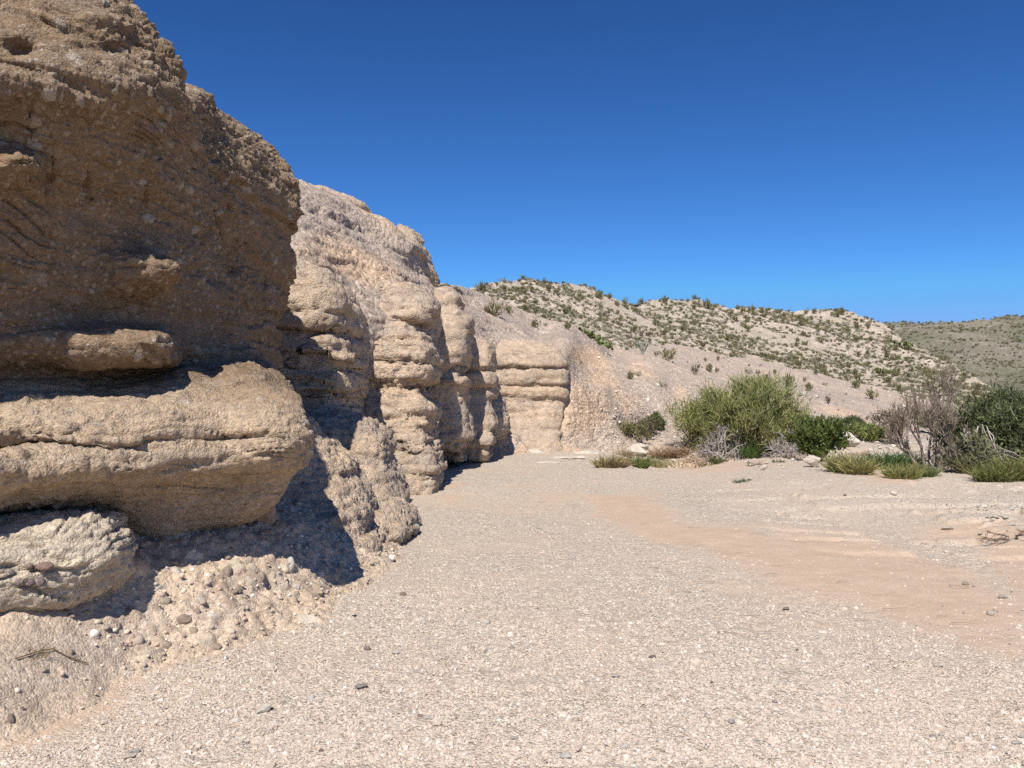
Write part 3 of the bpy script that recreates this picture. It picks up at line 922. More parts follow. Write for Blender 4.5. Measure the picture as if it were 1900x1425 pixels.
cT = np.where((c2[:, 3] > cT[:, 3])[:, None], c2, cT)
o = link('talus', mesh_from('talus', GT.reshape(-1, 3), grid_faces(*GT.shape[:2]), M_TALUS, {'stone': cT}))
tag(o, 'bank of cobbly earth at the foot of the brown wall', None, None, 'structure')

# pale boulder at the foot of the wall, tucked under the ledge
BOULDER = [
    [(-80, 968, -.75), (60, 952, -.75), (140, 945, -.8), (200, 948, -.85), (225, 955, -.9)],
    [(-80, 985, -.45), (0, 975, -.42), (80, 962, -.42), (140, 956, -.45), (200, 960, -.5), (232, 968, -.6)],
    [(-80, 1000, -.2), (0, 990, -.18), (100, 980, -.16), (180, 978, -.18), (225, 980, -.25), (243, 988, -.45)],
    [(-80, 1030, -.1), (100, 1015, -.08), (200, 1008, -.12), (232, 1010, -.2), (247, 1010, -.42)],
    [(-80, 1065, -.05), (100, 1050, -.05), (190, 1045, -.08), (225, 1045, -.16), (240, 1045, -.4)],
    [(-80, 1100, -.04), (80, 1090, -.05), (160, 1080, -.11), (200, 1078, -.22), (220, 1076, -.42)],
    [(-80, 1130, -.09), (60, 1120, -.10), (130, 1108, -.15), (170, 1102, -.25), (195, 1098, -.45)],
    [(-80, 1165, -.22), (60, 1160, -.26), (130, 1150, -.3), (180, 1145, -.4)]]
rows = []
for r in BOULDER:
    q = resample_row(r, 10)
    Pb = unproj(q[:, 0], q[:, 1], wallY(q[:, 0], q[:, 2] - .2 * np.clip(1 - q[:, 0] / 300, 0, 1)))
    N3 = np.array([NN[0], NN[1], 0]); T3 = np.array([TT[0], TT[1], 0])
    rows.append(np.concatenate([[Pb[0] - T3 * .5 - N3 * .4], Pb, [Pb[-1] - N3 * .25 + T3 * .02, Pb[-1] - N3 * .6 - T3 * .15]]))
G = densify(np.array(rows), .011)
if SGN < 0:
    G = G[:, ::-1]
G, col = roughen(G, .04, .022, .013, 1.3, 500, 2.2, .032)
GB = G
o = link('boulder', mesh_from('boulder', G.reshape(-1, 3), grid_faces(*G.shape[:2]), M_PALE, {'stone': col * np.array([1, 1, 1, .5], np.float32)}))
tag(o, 'large pale rounded conglomerate boulder under the brown ledge', 'boulder')


# ---------------------------------------------------------------- where things stand
def surf_cloud(G, skip=0):
    P = G[skip:].reshape(-1, 3)
    u, v = photo_uv(P)
    m = (u > -60) & (u < 1980) & (v > 300) & (v < 1440) & (P[:, 1] > 1)
    return P[m], u[m], v[m]


CL_S1 = surf_cloud(GS1, E1)
CL_S2 = surf_cloud(GS2, E2)
CL_S3 = surf_cloud(GS3, E3)
CL_T = surf_cloud(GT)
CL_B = surf_cloud(GB)


def hit(u, v, clouds, rad=5.0):
    best = None
    for P, pu, pv in clouds:
        d = (pu - u) ** 2 + (pv - v) ** 2
        m = d < rad * rad
        if m.any():
            k = np.where(m)[0]
            score = P[k, 1] + 0.02 * P[k, 1] * d[k] / (rad * rad)
            q = P[k[np.argmin(score)]]
            if best is None or q[1] < best[1]:
                best = q
    return None if best is None else best.copy()


def place(u, v, slope=True):
    g = ground_hit(u, v)
    s = hit(u, v, [CL_S1]) if slope else None
    if s is not None and s[1] < g[1]:
        return s
    return g


# ---------------------------------------------------------------- loose stones
def rock_mesh(name, seed, kind, mat):
    """one stone about 1 m across: a worn cobble or a broken flake"""
    rnd = np.random.default_rng(seed)
    bm = bmesh.new()
    if kind == 'cobble':
        bmesh.ops.create_icosphere(bm, subdivisions=4, radius=0.5)
    else:
        pts = rnd.normal(size=(16, 3))
        pts /= np.linalg.norm(pts, axis=1, keepdims=True)
        pts *= rnd.uniform(.36, .55, (16, 1))
        vs = [bm.verts.new(p) for p in pts]
        r = bmesh.ops.convex_hull(bm, input=vs)
        bmesh.ops.delete(bm, geom=[g for g in r['geom_interior'] if isinstance(g, bmesh.types.BMVert)], context='VERTS')
        bmesh.ops.bevel(bm, geom=bm.edges[:], offset=.03, segments=1, affect='EDGES', profile=.6)
        bmesh.ops.triangulate(bm, faces=bm.faces[:])
        bmesh.ops.subdivide_edges(bm, edges=bm.edges[:], cuts=2, use_grid_fill=True)
    P = np.array([v.co[:] for v in bm.verts])
    n = P / (np.linalg.norm(P, axis=1, keepdims=True) + 1e-9)
    d = (.16 if kind == 'cobble' else .03) * fbm(P * 1.7 + seed, 3, seed) + .025 * fbm(P * 8 + seed, 3, seed + 4)
    P = P + n * d[:, None]
    for v, p in zip(bm.verts, P):
        v.co = p
    me = bpy.data.meshes.new(name)
    bm.to_mesh(me); bm.free()
    me.polygons.foreach_set('use_smooth', np.full(len(me.polygons), kind == 'cobble'))
    me.materials.append(mat)
    return me


def object_stone_material():
    t = NT('single_stone')
    oi = t.n('ShaderNodeObjectInfo')
    tc = t.n('ShaderNodeTexCoord')
    n = t.noise(tc.outputs['Object'], 5, 6, .65)
    c = t.mix(.9, oi.outputs['Color'], t.ramp(n, [(.3, .6), (.7, 1.22)]), 'MULTIPLY')
    n2 = t.noise(tc.outputs['Object'], 22, 4, .7)
    return t.finish(c, .88, n2, .03, .7, .15)


M_OBST = object_stone_material()
COB = [rock_mesh('cobble', 40 + i, 'cobble', M_OBST) for i in range(5)]
FLK = [rock_mesh('stone', 60 + i, 'flake', M_OBST) for i in range(6)]
rs = np.random.default_rng(11)


def stone(name, me, p, size, rot, color, label, cat, group=None):
    o = link(name, me)
    o.location = p
    o.scale = size
    o.rotation_euler = rot
    o.color = (*color, 1)
    tag(o, label, cat, group)
    return o


# ---- loose gravel: far too many chips to count
def chips(P, size, flat, col, seed):
    """five-sided chips, one mesh"""
    rnd = np.random.default_rng(seed)
    n = len(P)
    a = rnd.uniform(0, 2 * np.pi, (n, 1)) + np.arange(5) * 2 * np.pi / 5 + rnd.uniform(-.4, .4, (n, 5))
    r = size[:, None] * rnd.uniform(.62, 1.2, (n, 5))
    asp = rnd.uniform(.55, 1.0, (n, 1)); yaw = rnd.uniform(0, np.pi, (n, 1))
    x = np.cos(a) * r; y = np.sin(a) * r * asp
    x, y = x * np.cos(yaw) - y * np.sin(yaw), x * np.sin(yaw) + y * np.cos(yaw)
    h = size[:, None] * flat[:, None]
    tx = rnd.normal(0, .16, (n, 1)); ty = rnd.normal(0, .16, (n, 1))
    zb = -.35 * h + x * tx + y * ty
    top = rnd.uniform(.6, .92, (n, 1))
    zt = h * rnd.uniform(.75, 1.1, (n, 5)) + x * tx + y * ty
    bot = np.stack([x, y, zb], -1); tp_ = np.stack([x * top, y * top, zt], -1)
    V = np.concatenate([bot, tp_], 1) + P[:, None, :]
    base = (np.arange(n) * 10)[:, None, None]
    k = np.arange(5); k2 = (k + 1) % 5
    side = np.stack([k, k2, k2 + 5, k + 5], -1)[None] + base
    capA = np.array([[5, 6, 7, 8], [5, 8, 9, 9]])
    F = side.reshape(-1, 4)
    t1 = (np.array([5, 6, 7, 8])[None] + base[:, 0]).reshape(-1, 4)
    return V.reshape(-1, 3), F, t1, np.array([5, 8, 9])[None] + base[:, 0], np.repeat(col, 10, axis=0)


def mixed_mesh(name, V, quads, tris, cols, mat, smooth=False):
    me = bpy.data.meshes.new(name)
    nq, nt = len(quads), len(tris)
    me.vertices.add(len(V)); me.vertices.foreach_set('co', np.ascontiguousarray(V, np.float32).ravel())
    loops = np.concatenate([quads.ravel(), tris.ravel()]).astype(np.int32)
    me.loops.add(len(loops)); me.loops.foreach_set('vertex_index', loops)
    me.polygons.add(nq + nt)
    st = np.concatenate([np.arange(nq) * 4, nq * 4 + np.arange(nt) * 3]).astype(np.int32)
    me.polygons.foreach_set('loop_start', st)
    me.polygons.foreach_set('use_smooth', np.full(nq + nt, smooth, bool))
    me.update(calc_edges=True)
    me.materials.append(mat)
    a = me.attributes.new('stone', 'FLOAT_COLOR', 'POINT')
    c = np.asarray(cols, np.float32)
    if c.shape[1] == 3:
        c = np.concatenate([c, np.ones((len(c), 1), np.float32)], 1)
    a.data.foreach_set('color', np.ascontiguousarray(c).ravel())
    return me


NG = 260000
u_ = rs.uniform(-60, 1960, NG)
v_ = 735 + 690 * rs.beta(1.25, .95, NG) ** 1.0
v_ = np.clip(v_, 800, 1440)
Yg = EYE * FPX / (v_ - 735)
Xg = (u_ - 950) / FPX * Yg
Pg = np.stack([Xg, Yg, np.zeros(NG)], -1)
Pg[:, 2] = ground_z(Xg, Yg)
hp, _ = pebbles(Pg, 13, 61, .35, 1.0)
smg = np.clip(uvmask(Pg[None], SAND, 26.0, 14), 0, 1)
Pg[:, 2] += hp * .035 * (1 - smg)
onT = ft(Pg[:, :2]) > Pg[:, 2] - .01
band = fbm(Pg * .5, 3, 404)
keep = (rs.uniform(size=NG) > smg * 0.9) & ~(onT & (Pg[:, 0] < -.55) & (Pg[:, 1] < 8.6)) & (Yg < 26) & (rs.uniform(size=NG) < .75 + .5 * band)
Pg = Pg[keep]; n = len(Pg); smg = smg[keep]
px = Pg[:, 1] / FPX
big = rs.uniform(size=n)
size = np.exp(rs.normal(np.log(.0056), .42, n)) * np.where(big > .99, 1.8, 1) * np.where(big > .9985, 1.6, 1)
size = np.maximum(size, 0.9 * px * rs.uniform(.7, 1.2, n))
flat = rs.uniform(.22, .6, n)
GC = np.array([(0.594, 0.502, 0.414), (0.551, 0.459, 0.374), (0.648, 0.562, 0.474), (0.497, 0.405, 0.326), (0.562, 0.443, 0.353), (0.724, 0.659, 0.584), (0.443, 0.373, 0.314), (0.605, 0.491, 0.397), (0.529, 0.427, 0.342), (0.356, 0.291, 0.254)])
col = GC[rs.choice(len(GC), n, p=[.22, .2, .1, .14, .1, .03, .05, .08, .06, .02])] * rs.uniform(.9, 1.1, (n, 1))
V, F, T1, T2, C = chips(Pg, size, flat, col, 5)
o = link('gravel', mixed_mesh('gravel', V, np.concatenate([F, T1]), T2, C, M_STONE))
tag(o, 'pale flat chips of gravel covering the wash floor', None, None, 'stuff')

ICO = []
for i in range(6):
    bm = bmesh.new(); bmesh.ops.create_icosphere(bm, subdivisions=2 if i < 3 else 1, radius=1.0)
    vv = np.array([v.co[:] for v in bm.verts]); ff = np.array([[v.index for v in f.verts] for f in bm.faces]); bm.free()
    vv = vv * (1 + .22 * fbm(vv * 1.3 + i * 9, 2, 70 + i) + (.0 if i < 3 else .16) * np.random.default_rng(i).normal(size=len(vv)))[:, None]
    ICO.append((vv, ff))


def blobs(name, P, size, col, rnd, mat, kinds=(0, 1, 2), smooth=True, squash=(.45, .9)):
    """small rounded or broken stones, one mesh"""
    Vs, Fs, Cs, off = [], [], [], 0
    pickk = rnd.integers(0, len(kinds), len(P))
    for j, kd in enumerate(kinds):
        sel = np.where(pickk == j)[0]; n = len(sel)
        vv, ff = ICO[kd]
        yaw = rnd.uniform(0, 6.28, n); ca, sa = np.cos(yaw)[:, None], np.sin(yaw)[:, None]
        ax = rnd.uniform(.6, 1.25, (n, 1)); az = rnd.uniform(*squash, (n, 1))
        x, y, z = vv[None, :, 0] * ax, np.repeat(vv[None, :, 1], n, 0), vv[None, :, 2] * az
        tl = rnd.normal(0, .35, (n, 1))
        z, y = z * np.cos(tl) - y * np.sin(tl), z * np.sin(tl) + y * np.cos(tl)
        W = np.stack([x * ca - y * sa, x * sa + y * ca, z], -1) * size[sel][:, None, None] + P[sel][:, None]
        Vs.append(W.reshape(-1, 3)); Fs.append((ff[None] + (np.arange(n) * len(vv))[:, None, None]).reshape(-1, 3) + off)
        Cs.append(np.repeat(col[sel], len(vv), 0)); off += n * len(vv)
    return link(name, mesh_from(name, np.concatenate(Vs), np.concatenate(Fs), mat, {'stone': np.concatenate(Cs)}, smooth))


# stones lying on the floor, one by one
FLOOR = [  # u, v, width px, kind, colour, label
    (490, 1322, 40, 'f', (.78, .72, .62), 'cream white flat stone, the largest lying on the gravel before the cobbly bank'),
    (668, 1277, 30, 'f', (.30, .27, .25), 'thin dark grey slab of stone lying flat on the pale gravel'),
    (577, 1296, 18, 'f', (.80, .75, .68), 'small white angular stone between the cream stone and the grey slab'),
    (592, 1303, 15, 'f', (.72, .67, .6), 'small pale stone touching the white angular one on the gravel'),
    (532, 1303, 22, 'f', (.62, .57, .5), 'pale grey flat stone just behind the cream white stone'),
    (1050, 1406, 30, 'f', (.74, .68, .58), 'pale stone standing on edge at the bottom of the photo, right of the middle'),
    (1210, 1221, 16, 'f', (.13, .10, .09), 'small blackish sliver lying alone on the pale gravel'),
    (682, 1205, 12, 'c', (.24, .20, .18), 'small dark grey pebble near the end of the cobbly bank'),
    (735, 1212, 20, 'f', (.70, .64, .55), 'pale curled chip right of the small dark grey pebble'),
    (748, 1106, 12, 'c', (.22, .16, .12), 'small brown pebble alone on the gravel near the shadow tongue'),
    (596, 1396, 9, 'c', (.20, .13, .10), 'tiny red brown pebble at the bottom edge of the gravel'),
    (580, 1385, 16, 'f', (.36, .34, .33), 'blue grey chip beside the tiny red brown pebble'),
    (250, 1398, 26, 'f', (.62, .58, .54), 'light grey broken stone near the bottom left of the gravel'),
    (240, 1406, 24, 'f', (.68, .58, .47), 'tan flat stone touching the light grey broken stone'),
    (12, 1368, 28, 'f', (.70, .62, .52), 'whitish flat stone at the left edge below the earthy bank'),
    (1515, 1180, 15, 'f', (.80, .74, .64), 'white lozenge shaped chip below the sand streak'),
    (1742, 1237, 20, 'f', (.72, .62, .5), 'long pale chip at the lower rim of the sand streak'),
    (1458, 1132, 17, 'f', (.22, .16, .13), 'dark brown flake beside the lower rim of the sand'),
    (1478, 1207, 10, 'f', (.25, .19, .16), 'small dark brown chip under the white lozenge shaped chip'),
    (1862, 1110, 20, 'f', (.46, .38, .30), 'brown angular stone on the sand with a shadow on its right'),
    (1838, 1140, 20, 'f', (.60, .51, .42), 'tan angular stone just below the brown one on the sand'),
    (1792, 1086, 12, 'c', (.36, .27, .2), 'round brown stone alone on the pale sand'),
    (1758, 983, 22, 'f', (.62, .52, .40), 'flat tan slab lying on the sand at the far side of the streak'),
    (1658, 924, 12, 'c', (.76, .68, .57), 'round cream pebble in front of the grassy ditch'),
    (1568, 921, 7, 'c', (.10, .08, .07), 'black pebble left of the round cream pebble'),
    (1887, 1382, 22, 'f', (.80, .77, .7), 'white stone in the bottom right corner'),
    (1898, 1372, 16, 'f', (.68, .64, .6), 'grey white stone beside the white one in the bottom right corner'),
    (1731, 1368, 18, 'f', (.40, .36, .33), 'grey chip with a white neighbour at the lower right'),
    (1748, 1366, 15, 'f', (.80, .76, .68), 'bright white chip beside the grey chip at the lower right'),
    (1437, 1303, 14, 'f', (.40, .36, .33), 'left one of two grey slivers on the gravel'),
    (1521, 1297, 18, 'f', (.42, .38, .36), 'right one of two grey slivers on the gravel'),
    (1321, 1267, 10, 'f', (.15, .12, .11), 'tiny blackish chip left of the two grey slivers'),
    (1571, 1269, 10, 'f', (.2, .19, .2), 'tiny slate coloured chip above the right grey sliver'),
    (1142, 1258, 22, 'f', (.70, .64, .57), 'pale flat slab left of the blackish sliver'),
    (1161, 1388, 15, 'c', (.80, .75, .66), 'round white pebble at the bottom of the gravel'),
    (1212, 1412, 16, 'f', (.80, .74, .64), 'white oval chip at the very bottom of the gravel'),
    (1357, 1342, 14, 'c', (.48, .44, .42), 'roundish grey pebble on the lower gravel'),
    (903, 1158, 14, 'c', (.76, .69, .6), 'cream pebble in the middle of the gravel floor'),
    (886, 1213, 16, 'f', (.74, .69, .62), 'left white chip of a pair in the middle of the floor'),
    (908, 1212, 18, 'f', (.80, .76, .7), 'right white chip of a pair in the middle of the floor'),
    (902, 1212, 10, 'c', (.36, .33, .3), 'small grey pebble wedged between the pair of white chips'),
    (950, 1203, 10, 'c', (.46, .40, .35), 'small grey brown pebble right of the white pair'),
    (955, 1372, 18, 'f', (.72, .66, .57), 'pale chip near the bottom middle of the gravel'),
    (780, 1330, 14, 'f', (.30, .22, .17), 'brown flake with a pale neighbour left of the bottom middle'),
    (795, 1334, 18, 'f', (.76, .70, .61), 'pale chip touching the brown flake left of the bottom middle'),
]
for (u, v, w, k, c, lab) in FLOOR:
    p = ground_hit(u, v)
    s = w / FPX * p[1]
    me = FLK[rs.integers(6)] if k == 'f' else COB[rs.integers(5)]
    fl = .42 if k == 'f' else .7
    c = tuple(.72 * a + .28 * b for a, b in zip(c, (.55, .47, .38)))
    stone('stone' if k == 'f' else 'pebble', me, (p[0], p[1], p[2] + s * fl * .28), (s * 1.05, s * .8, s * fl), (rs.normal(0, .12), rs.normal(0, .12), rs.normal(0, .35)), c, lab, 'stone')

# cobbles set in the bank and in the boulder
BANK = [
    (420, 1064, 19, 26, (.27, .22, .185), 'grey brown egg shaped cobble standing in the bank'),
    (458, 1082, 28, 22, (.68, .58, .48), 'pinkish white cobble, the palest large one in the bank'),
    (444, 1098, 13, 13, (.32, .28, .25), 'small grey cobble under the pinkish white one'),
    (432, 1100, 18, 14, (.38, .30, .24), 'brown cobble left of the small grey one'),
    (319, 1047, 24, 15, (.43, .36, .27), 'flat tan cobble at the shadow edge of the bank'),
    (538, 1050, 16, 26, (.80, .76, .7), 'tall white stone at the top right of the bank'),
    (549, 1090, 14, 17, (.82, .77, .70), 'white stone below the tall white one in the bank'),
    (468, 1053, 16, 14, (.72, .62, .47), 'yellowish white stone below the cobbly knob'),
    (370, 1115, 18, 12, (.66, .62, .56), 'pale grey stone in the middle of the bank'),
    (335, 1150, 32, 18, (.30, .225, .19), 'large purple brown oval cobble low in the bank'),
    (365, 1136, 14, 20, (.33, .25, .21), 'upright brown cobble beside the large purple brown oval'),
    (217, 1160, 12, 14, (.31, .28, .26), 'grey egg shaped pebble in the lower bank'),
    (162, 1136, 15, 11, (.64, .53, .27), 'yellow stone under the pale boulder'),
    (127, 1142, 20, 13, (.24, .19, .18), 'dark purple stone under the pale boulder'),
    (181, 1182, 9, 9, (.33, .29, .26), 'tiny grey pebble left of the grey egg shaped one'),
    (127, 1208, 14, 13, (.42, .33, .23), 'tan pebble above the sandy foot of the bank'),
    (309, 1196, 16, 13, (.36, .28, .22), 'brown cobble, upper one of two at the foot of the bank'),
    (295, 1208, 15, 12, (.28, .24, .22), 'grey cobble, lower one of two at the foot of the bank'),
    (401, 1199, 20, 11, (.42, .33, .25), 'rounded tan cobble at the very foot of the bank'),
    (355, 1173, 17, 13, (.47, .38, .28), 'tan cobble between the oval and the foot of the bank'),
    (505, 1069, 12, 14, (.62, .54, .44), 'pale pebble right of the pinkish white cobble'),
    (484, 1070, 14, 18, (.38, .31, .24), 'brown pebble touching the pale one in the upper bank'),
    (306, 1115, 18, 13, (.40, .34, .27), 'tan grey cobble left of the pale grey stone'),
    (236, 1137, 20, 11, (.22, .165, .15), 'dark brown cobble with black shade below it'),
    (243, 1130, 12, 15, (.26, .20, .18), 'upright dark pebble beside the dark brown cobble'),
    (76, 1243, 18, 8, (.55, .46, .34), 'flat tan slab on the sandy foot of the bank'),
    (15, 1337, 20, 20, (.19, .15, .15), 'dark purple broken stone at the left edge of the bank'),
    (38, 1312, 9, 8, (.24, .18, .15), 'small dark pebble above the purple broken stone'),
    (427, 1022, 11, 13, (.38, .33, .22), 'olive pebble resting on top of the bank'),
    (590, 1100, 20, 16, (.48, .39, .30), 'tan stone at the tip of the shadow tongue'),
]
for (u, v, w, h, c, lab) in BANK:
    p = hit(u, v, [CL_T, CL_B], 4)
    if p is None:
        p = ground_hit(u, v)
    s = w / FPX * p[1]; hh = h / FPX * p[1]
    c = tuple(.68 * a + .32 * b for a, b in zip(c, (.55, .43, .30)))
    stone('cobble', COB[rs.integers(5)] if rs.uniform() < .7 else FLK[rs.integers(6)], (p[0] - .06 * s, p[1] + s * .24, p[2] - .05 * s), (s * 1.2, s * .9, hh * 1.2), (rs.normal(0, .15), rs.normal(0, .15), rs.normal(0, .3)), c, lab, 'cobble')
BOULD = [
    (85, 1052, 30, 14, (.33, .22, .18), 'flat red brown cobble set in the face of the pale boulder'),
    (55, 1050, 14, 10, (.36, .26, .20), 'small brown cobble left of the flat red brown one in the boulder'),
    (22, 1063, 11, 11, (.30, .27, .26), 'round grey pebble in the left face of the pale boulder'),
    (57, 1081, 15, 14, (.25, .18, .18), 'dark purple cobble low in the pale boulder'),
    (76, 1080, 13, 16, (.30, .23, .23), 'mauve pebble right of the dark purple cobble'),
    (36, 1081, 13, 12, (.38, .29, .26), 'pinkish pebble left of the dark purple cobble'),
]
for (u, v, w, h, c, lab) in BOULD:
    p = hit(u, v, [CL_B], 4)
    if p is None:
        continue
    s = w / FPX * p[1]; hh = h / FPX * p[1]
    stone('cobble', COB[rs.integers(5)], (p[0], p[1] + s * .05, p[2]), (s * 1.1, s * .8, hh * 1.15), (rs.normal(0, .15), rs.normal(0, .15), rs.normal(0, .3)), c, lab, 'cobble')

# small stones littering the bank
NB = 9000
k = rs.choice(len(CL_T[0]), NB)
Pb = CL_T[0][k] + rs.normal(0, .004, (NB, 3))
ub, vb = CL_T[1][k], CL_T[2][k]
w_ = smoothstep(60, 330, ub) * .9 + .12
kp = (rs.uniform(size=NB) < w_) & (Pb[:, 2] > ground_z(Pb[:, 0], Pb[:, 1]) - .02)
Pb = Pb[kp]; n = len(Pb)
size = np.exp(rs.normal(np.log(.0085), .5, n))
col = PEB_COLS[rs.integers(0, len(PEB_COLS), n)] * rs.uniform(1.0, 1.5, (n, 1)) + .04
o = blobs('rubble', Pb, size, col, rs, M_STONE)
tag(o, 'small brown and grey stones littering the cobbly bank', None, None, 'stuff')

# white blocks where the wash meets the slope
WHITE = [
    (1190, 842, 44, 22, .8, 'long white flat topped block lying by the reddish tufts'),
    (1186, 852, 52, 22, .7, 'grey white slab under the long flat topped block'),
    (1581, 832, 46, 36, .9, 'big rounded white boulder right of the dark green bush'),
    (1509, 868, 34, 28, .8, 'white boulder with a shaded underside at the foot of the dark green bush'),
    (1845, 886, 34, 16, .7, 'pale boulder half hidden in the grass at the right edge'),
    (1108, 862, 30, 12, .6, 'low white slab at the bend of the wash'),
    (1232, 845, 24, 10, .6, 'small white slab between the reddish tufts'),
    (985, 842, 96, 12, .7, 'long flat cream rock ledge at the foot of the clay wall'),
    (1050, 852, 84, 13, .7, 'cracked cream slab, right neighbour of the long flat ledge'),
    (1012, 860, 60, 8, .6, 'low cream slab in front of the long flat ledge'),
    (1088, 842, 54, 16, .8, 'thicker pale slab under the brown hollow of the clay wall'),
    (1420, 873, 18, 11, .7, 'small cream boulder on the clay lip below the mesquite'),
]
for (u, v, w, h, a, lab) in WHITE:
    p = place(u, v)
    s = w / FPX * p[1]; hh = h / FPX * p[1]
    stone('boulder', FLK[rs.integers(6)], (p[0], p[1] + s * .3, p[2] + hh * (.35 if w / h < 3.2 else -.15)), (s * 1.1, s * a, hh * 1.25), (rs.normal(0, .08), rs.normal(0, .08), rs.normal(0, .3)), (.60, .52, .43), lab, 'boulder')
for i in range(110):
    if i < 55:
        u, v = rs.uniform(1215, 1340), rs.uniform(812, 858)
    elif i < 90:
        u, v = rs.uniform(1600, 1720), rs.uniform(822, 850)
    else:
        u, v = rs.uniform(1380, 1480), rs.uniform(845, 872)
    p = place(u, v)
    s = rs.uniform(5, 13) / FPX * p[1]
    stone('stone', FLK[rs.integers(6)], (p[0], p[1], p[2] + s * .15), (s, s * .8, s * rs.uniform(.4, .7)), (rs.normal(0, .2), rs.normal(0, .2), rs.uniform(0, 3)), np.array((.68, .60, .50)) * rs.uniform(.85, 1.12),
          'whitish stone among many strewn where the wash meets the slope', 'stone', 'whitish stones below the bushes')
for i in range(46):
    u, v = rs.uniform(1815, 1900), 940 + abs(rs.normal(0, 1)) * 22
    if i > 30:
        u, v = rs.uniform(1690, 1900), rs.uniform(1040, 1170)
    p = ground_hit(u, v)
    s = rs.uniform(5, 15 if i < 31 else 9) / FPX * p[1]
    stone('stone', FLK[rs.integers(6)], (p[0], p[1], p[2] + s * .15), (s, s * .8, s * rs.uniform(.4, .65)), (rs.normal(0, .2), rs.normal(0, .2), rs.uniform(0, 3)), np.array((.66, .59, .50)) * rs.uniform(.8, 1.15),
          'small pale stone in the scatter on the sand at the right', 'stone', 'pale stones scattered on the sand')
# stones on the scree
kk = (CL_S1[1] > 1105) & (CL_S1[1] < 1900) & (CL_S1[2] > 640) & (CL_S1[2] < 840)
kk = np.where(kk)[0]
sel = rs.choice(kk, 5200)
Ps = CL_S1[0][sel]
size = np.exp(rs.normal(np.log(.034), .5, len(sel))).clip(.012, .085) * np.maximum(1, Ps[:, 1] / 38)
strip = np.exp(-(np.abs((CL_S1[1][sel] - 1150) * .8 - (CL_S1[2][sel] - 690)) / 26)) + .35
kp = rs.uniform(size=len(sel)) < strip
Ps, size = Ps[kp], size[kp]
col = np.array([(.56, .48, .39), (.50, .41, .325), (.42, .34, .27), (.64, .58, .49)])[rs.integers(0, 4, len(Ps))]
o = blobs('rubble', Ps, size, col, rs, M_STONE, (3, 4, 5), False)
tag(o, 'broken pale stones spilled down the gravel slope', None, None, 'stuff')

# thin dry twigs dropped by the last flood
TWIG = []
for i in range(4):
    rnd = np.random.default_rng(1200 + i)
    q = np.array([-.5, 0, .01]); d = np.array([1., 0, 0]); seg = []
    for s_ in range(7):
        d = d + rnd.normal(0, .22, 3) * np.array([1, 1, .25]); d /= np.linalg.norm(d)
        e = q + d / 7; e[2] = max(e[2], .004)
        seg.append((q, e)); q = e
    vs, fs = [], []
    for k, (a, b) in enumerate(seg):
        r0, r1 = .022 - .002 * k, .020 - .002 * k
        n_ = np.cross(b - a, (0, 0, 1.)); n_ /= np.linalg.norm(n_) + 1e-9
        for c, r in ((a, r0), (b, r1)):
            vs += [c + n_ * r, c + np.array([0, 0, r]), c - n_ * r]
        o_ = k * 6
        fs += [(o_, o_ + 3, o_ + 4, o_ + 1), (o_ + 1, o_ + 4, o_ + 5, o_ + 2)]
    TWIG.append(mesh_from('twig', np.array(vs), np.array(fs), M_OBST))
for i in range(64):
    if i < 44:
        u, v = rs.uniform(1080, 1890), rs.uniform(920, 1190)
    else:
        u, v = rs.uniform(980, 1380), rs.uniform(915, 985)
    p = ground_hit(u, v)
    L_ = rs.uniform(.07, .2)
    stone('twig', TWIG[i % 4], (p[0], p[1], p[2] + .012), (L_, L_ * .8, L_ * .8), (0, 0, rs.uniform(-.6, .6) + (3.14 if rs.uniform() < .5 else 0)), np.array((.27, .20, .145)) * rs.uniform(.7, 1.4), 'thin dark dry twig lying on the sandy track', 'twig', 'dry twigs dropped on the sandy track')


# ---------------------------------------------------------------- plants
def leaf_material(name):
    t = NT(name)
    c = t.attr('stone').outputs['Color']
    b = t.n('ShaderNodeBsdfPrincipled')
    t.l(c, b.inputs['Base Color'])
    b.inputs['Roughness'].default_value = .6
    b.inputs['Specular IOR Level'].default_value = .2
    tr = t.n('ShaderNodeBsdfTranslucent'); t.l(c, tr.inputs['Color'])
    mx = t.n('ShaderNodeMixShader'); mx.inputs[0].default_value = .3
    t.l(b.outputs[0], mx.inputs[1]); t.l(tr.outputs[0], mx.inputs[2])
    t.l(mx.outputs[0], t.out.inputs[0])
    return t.m


M_LEAF = leaf_material('leaf')
M_BARK = stone_material('bark')


def unit(a):
    return a / (np.linalg.norm(a, axis=-1, keepdims=True) + 1e-9)


def tubes(segs, sides=4):
    """segs: (p0,p1,r0,r1) rows -> V, F"""
    S = np.array(segs, float).reshape(-1, 8)
    p0, p1, r0, r1 = S[:, :3], S[:, 3:6], S[:, 6], S[:, 7]
    d = unit(p1 - p0)
    ref = np.where(np.abs(d[:, 2:3]) < .9, np.array([[0, 0, 1.]]), np.array([[1., 0, 0]]))
    a = unit(np.cross(d, ref)); b = np.cross(d, a)
    t = np.arange(sides) * 2 * np.pi / sides
    ring = np.cos(t)[None, :, None] * a[:, None] + np.sin(t)[None, :, None] * b[:, None]
    V = np.concatenate([p0[:, None] + ring * r0[:, None, None], p1[:, None] + ring * r1[:, None, None]], 1)
    k = np.arange(sides); k2 = (k + 1) % sides
    F = np.stack([k, k2, k2 + sides, k + sides], -1)[None] + (np.arange(len(S)) * 2 * sides)[:, None, None]
    return V.reshape(-1, 3), F.reshape(-1, 4)


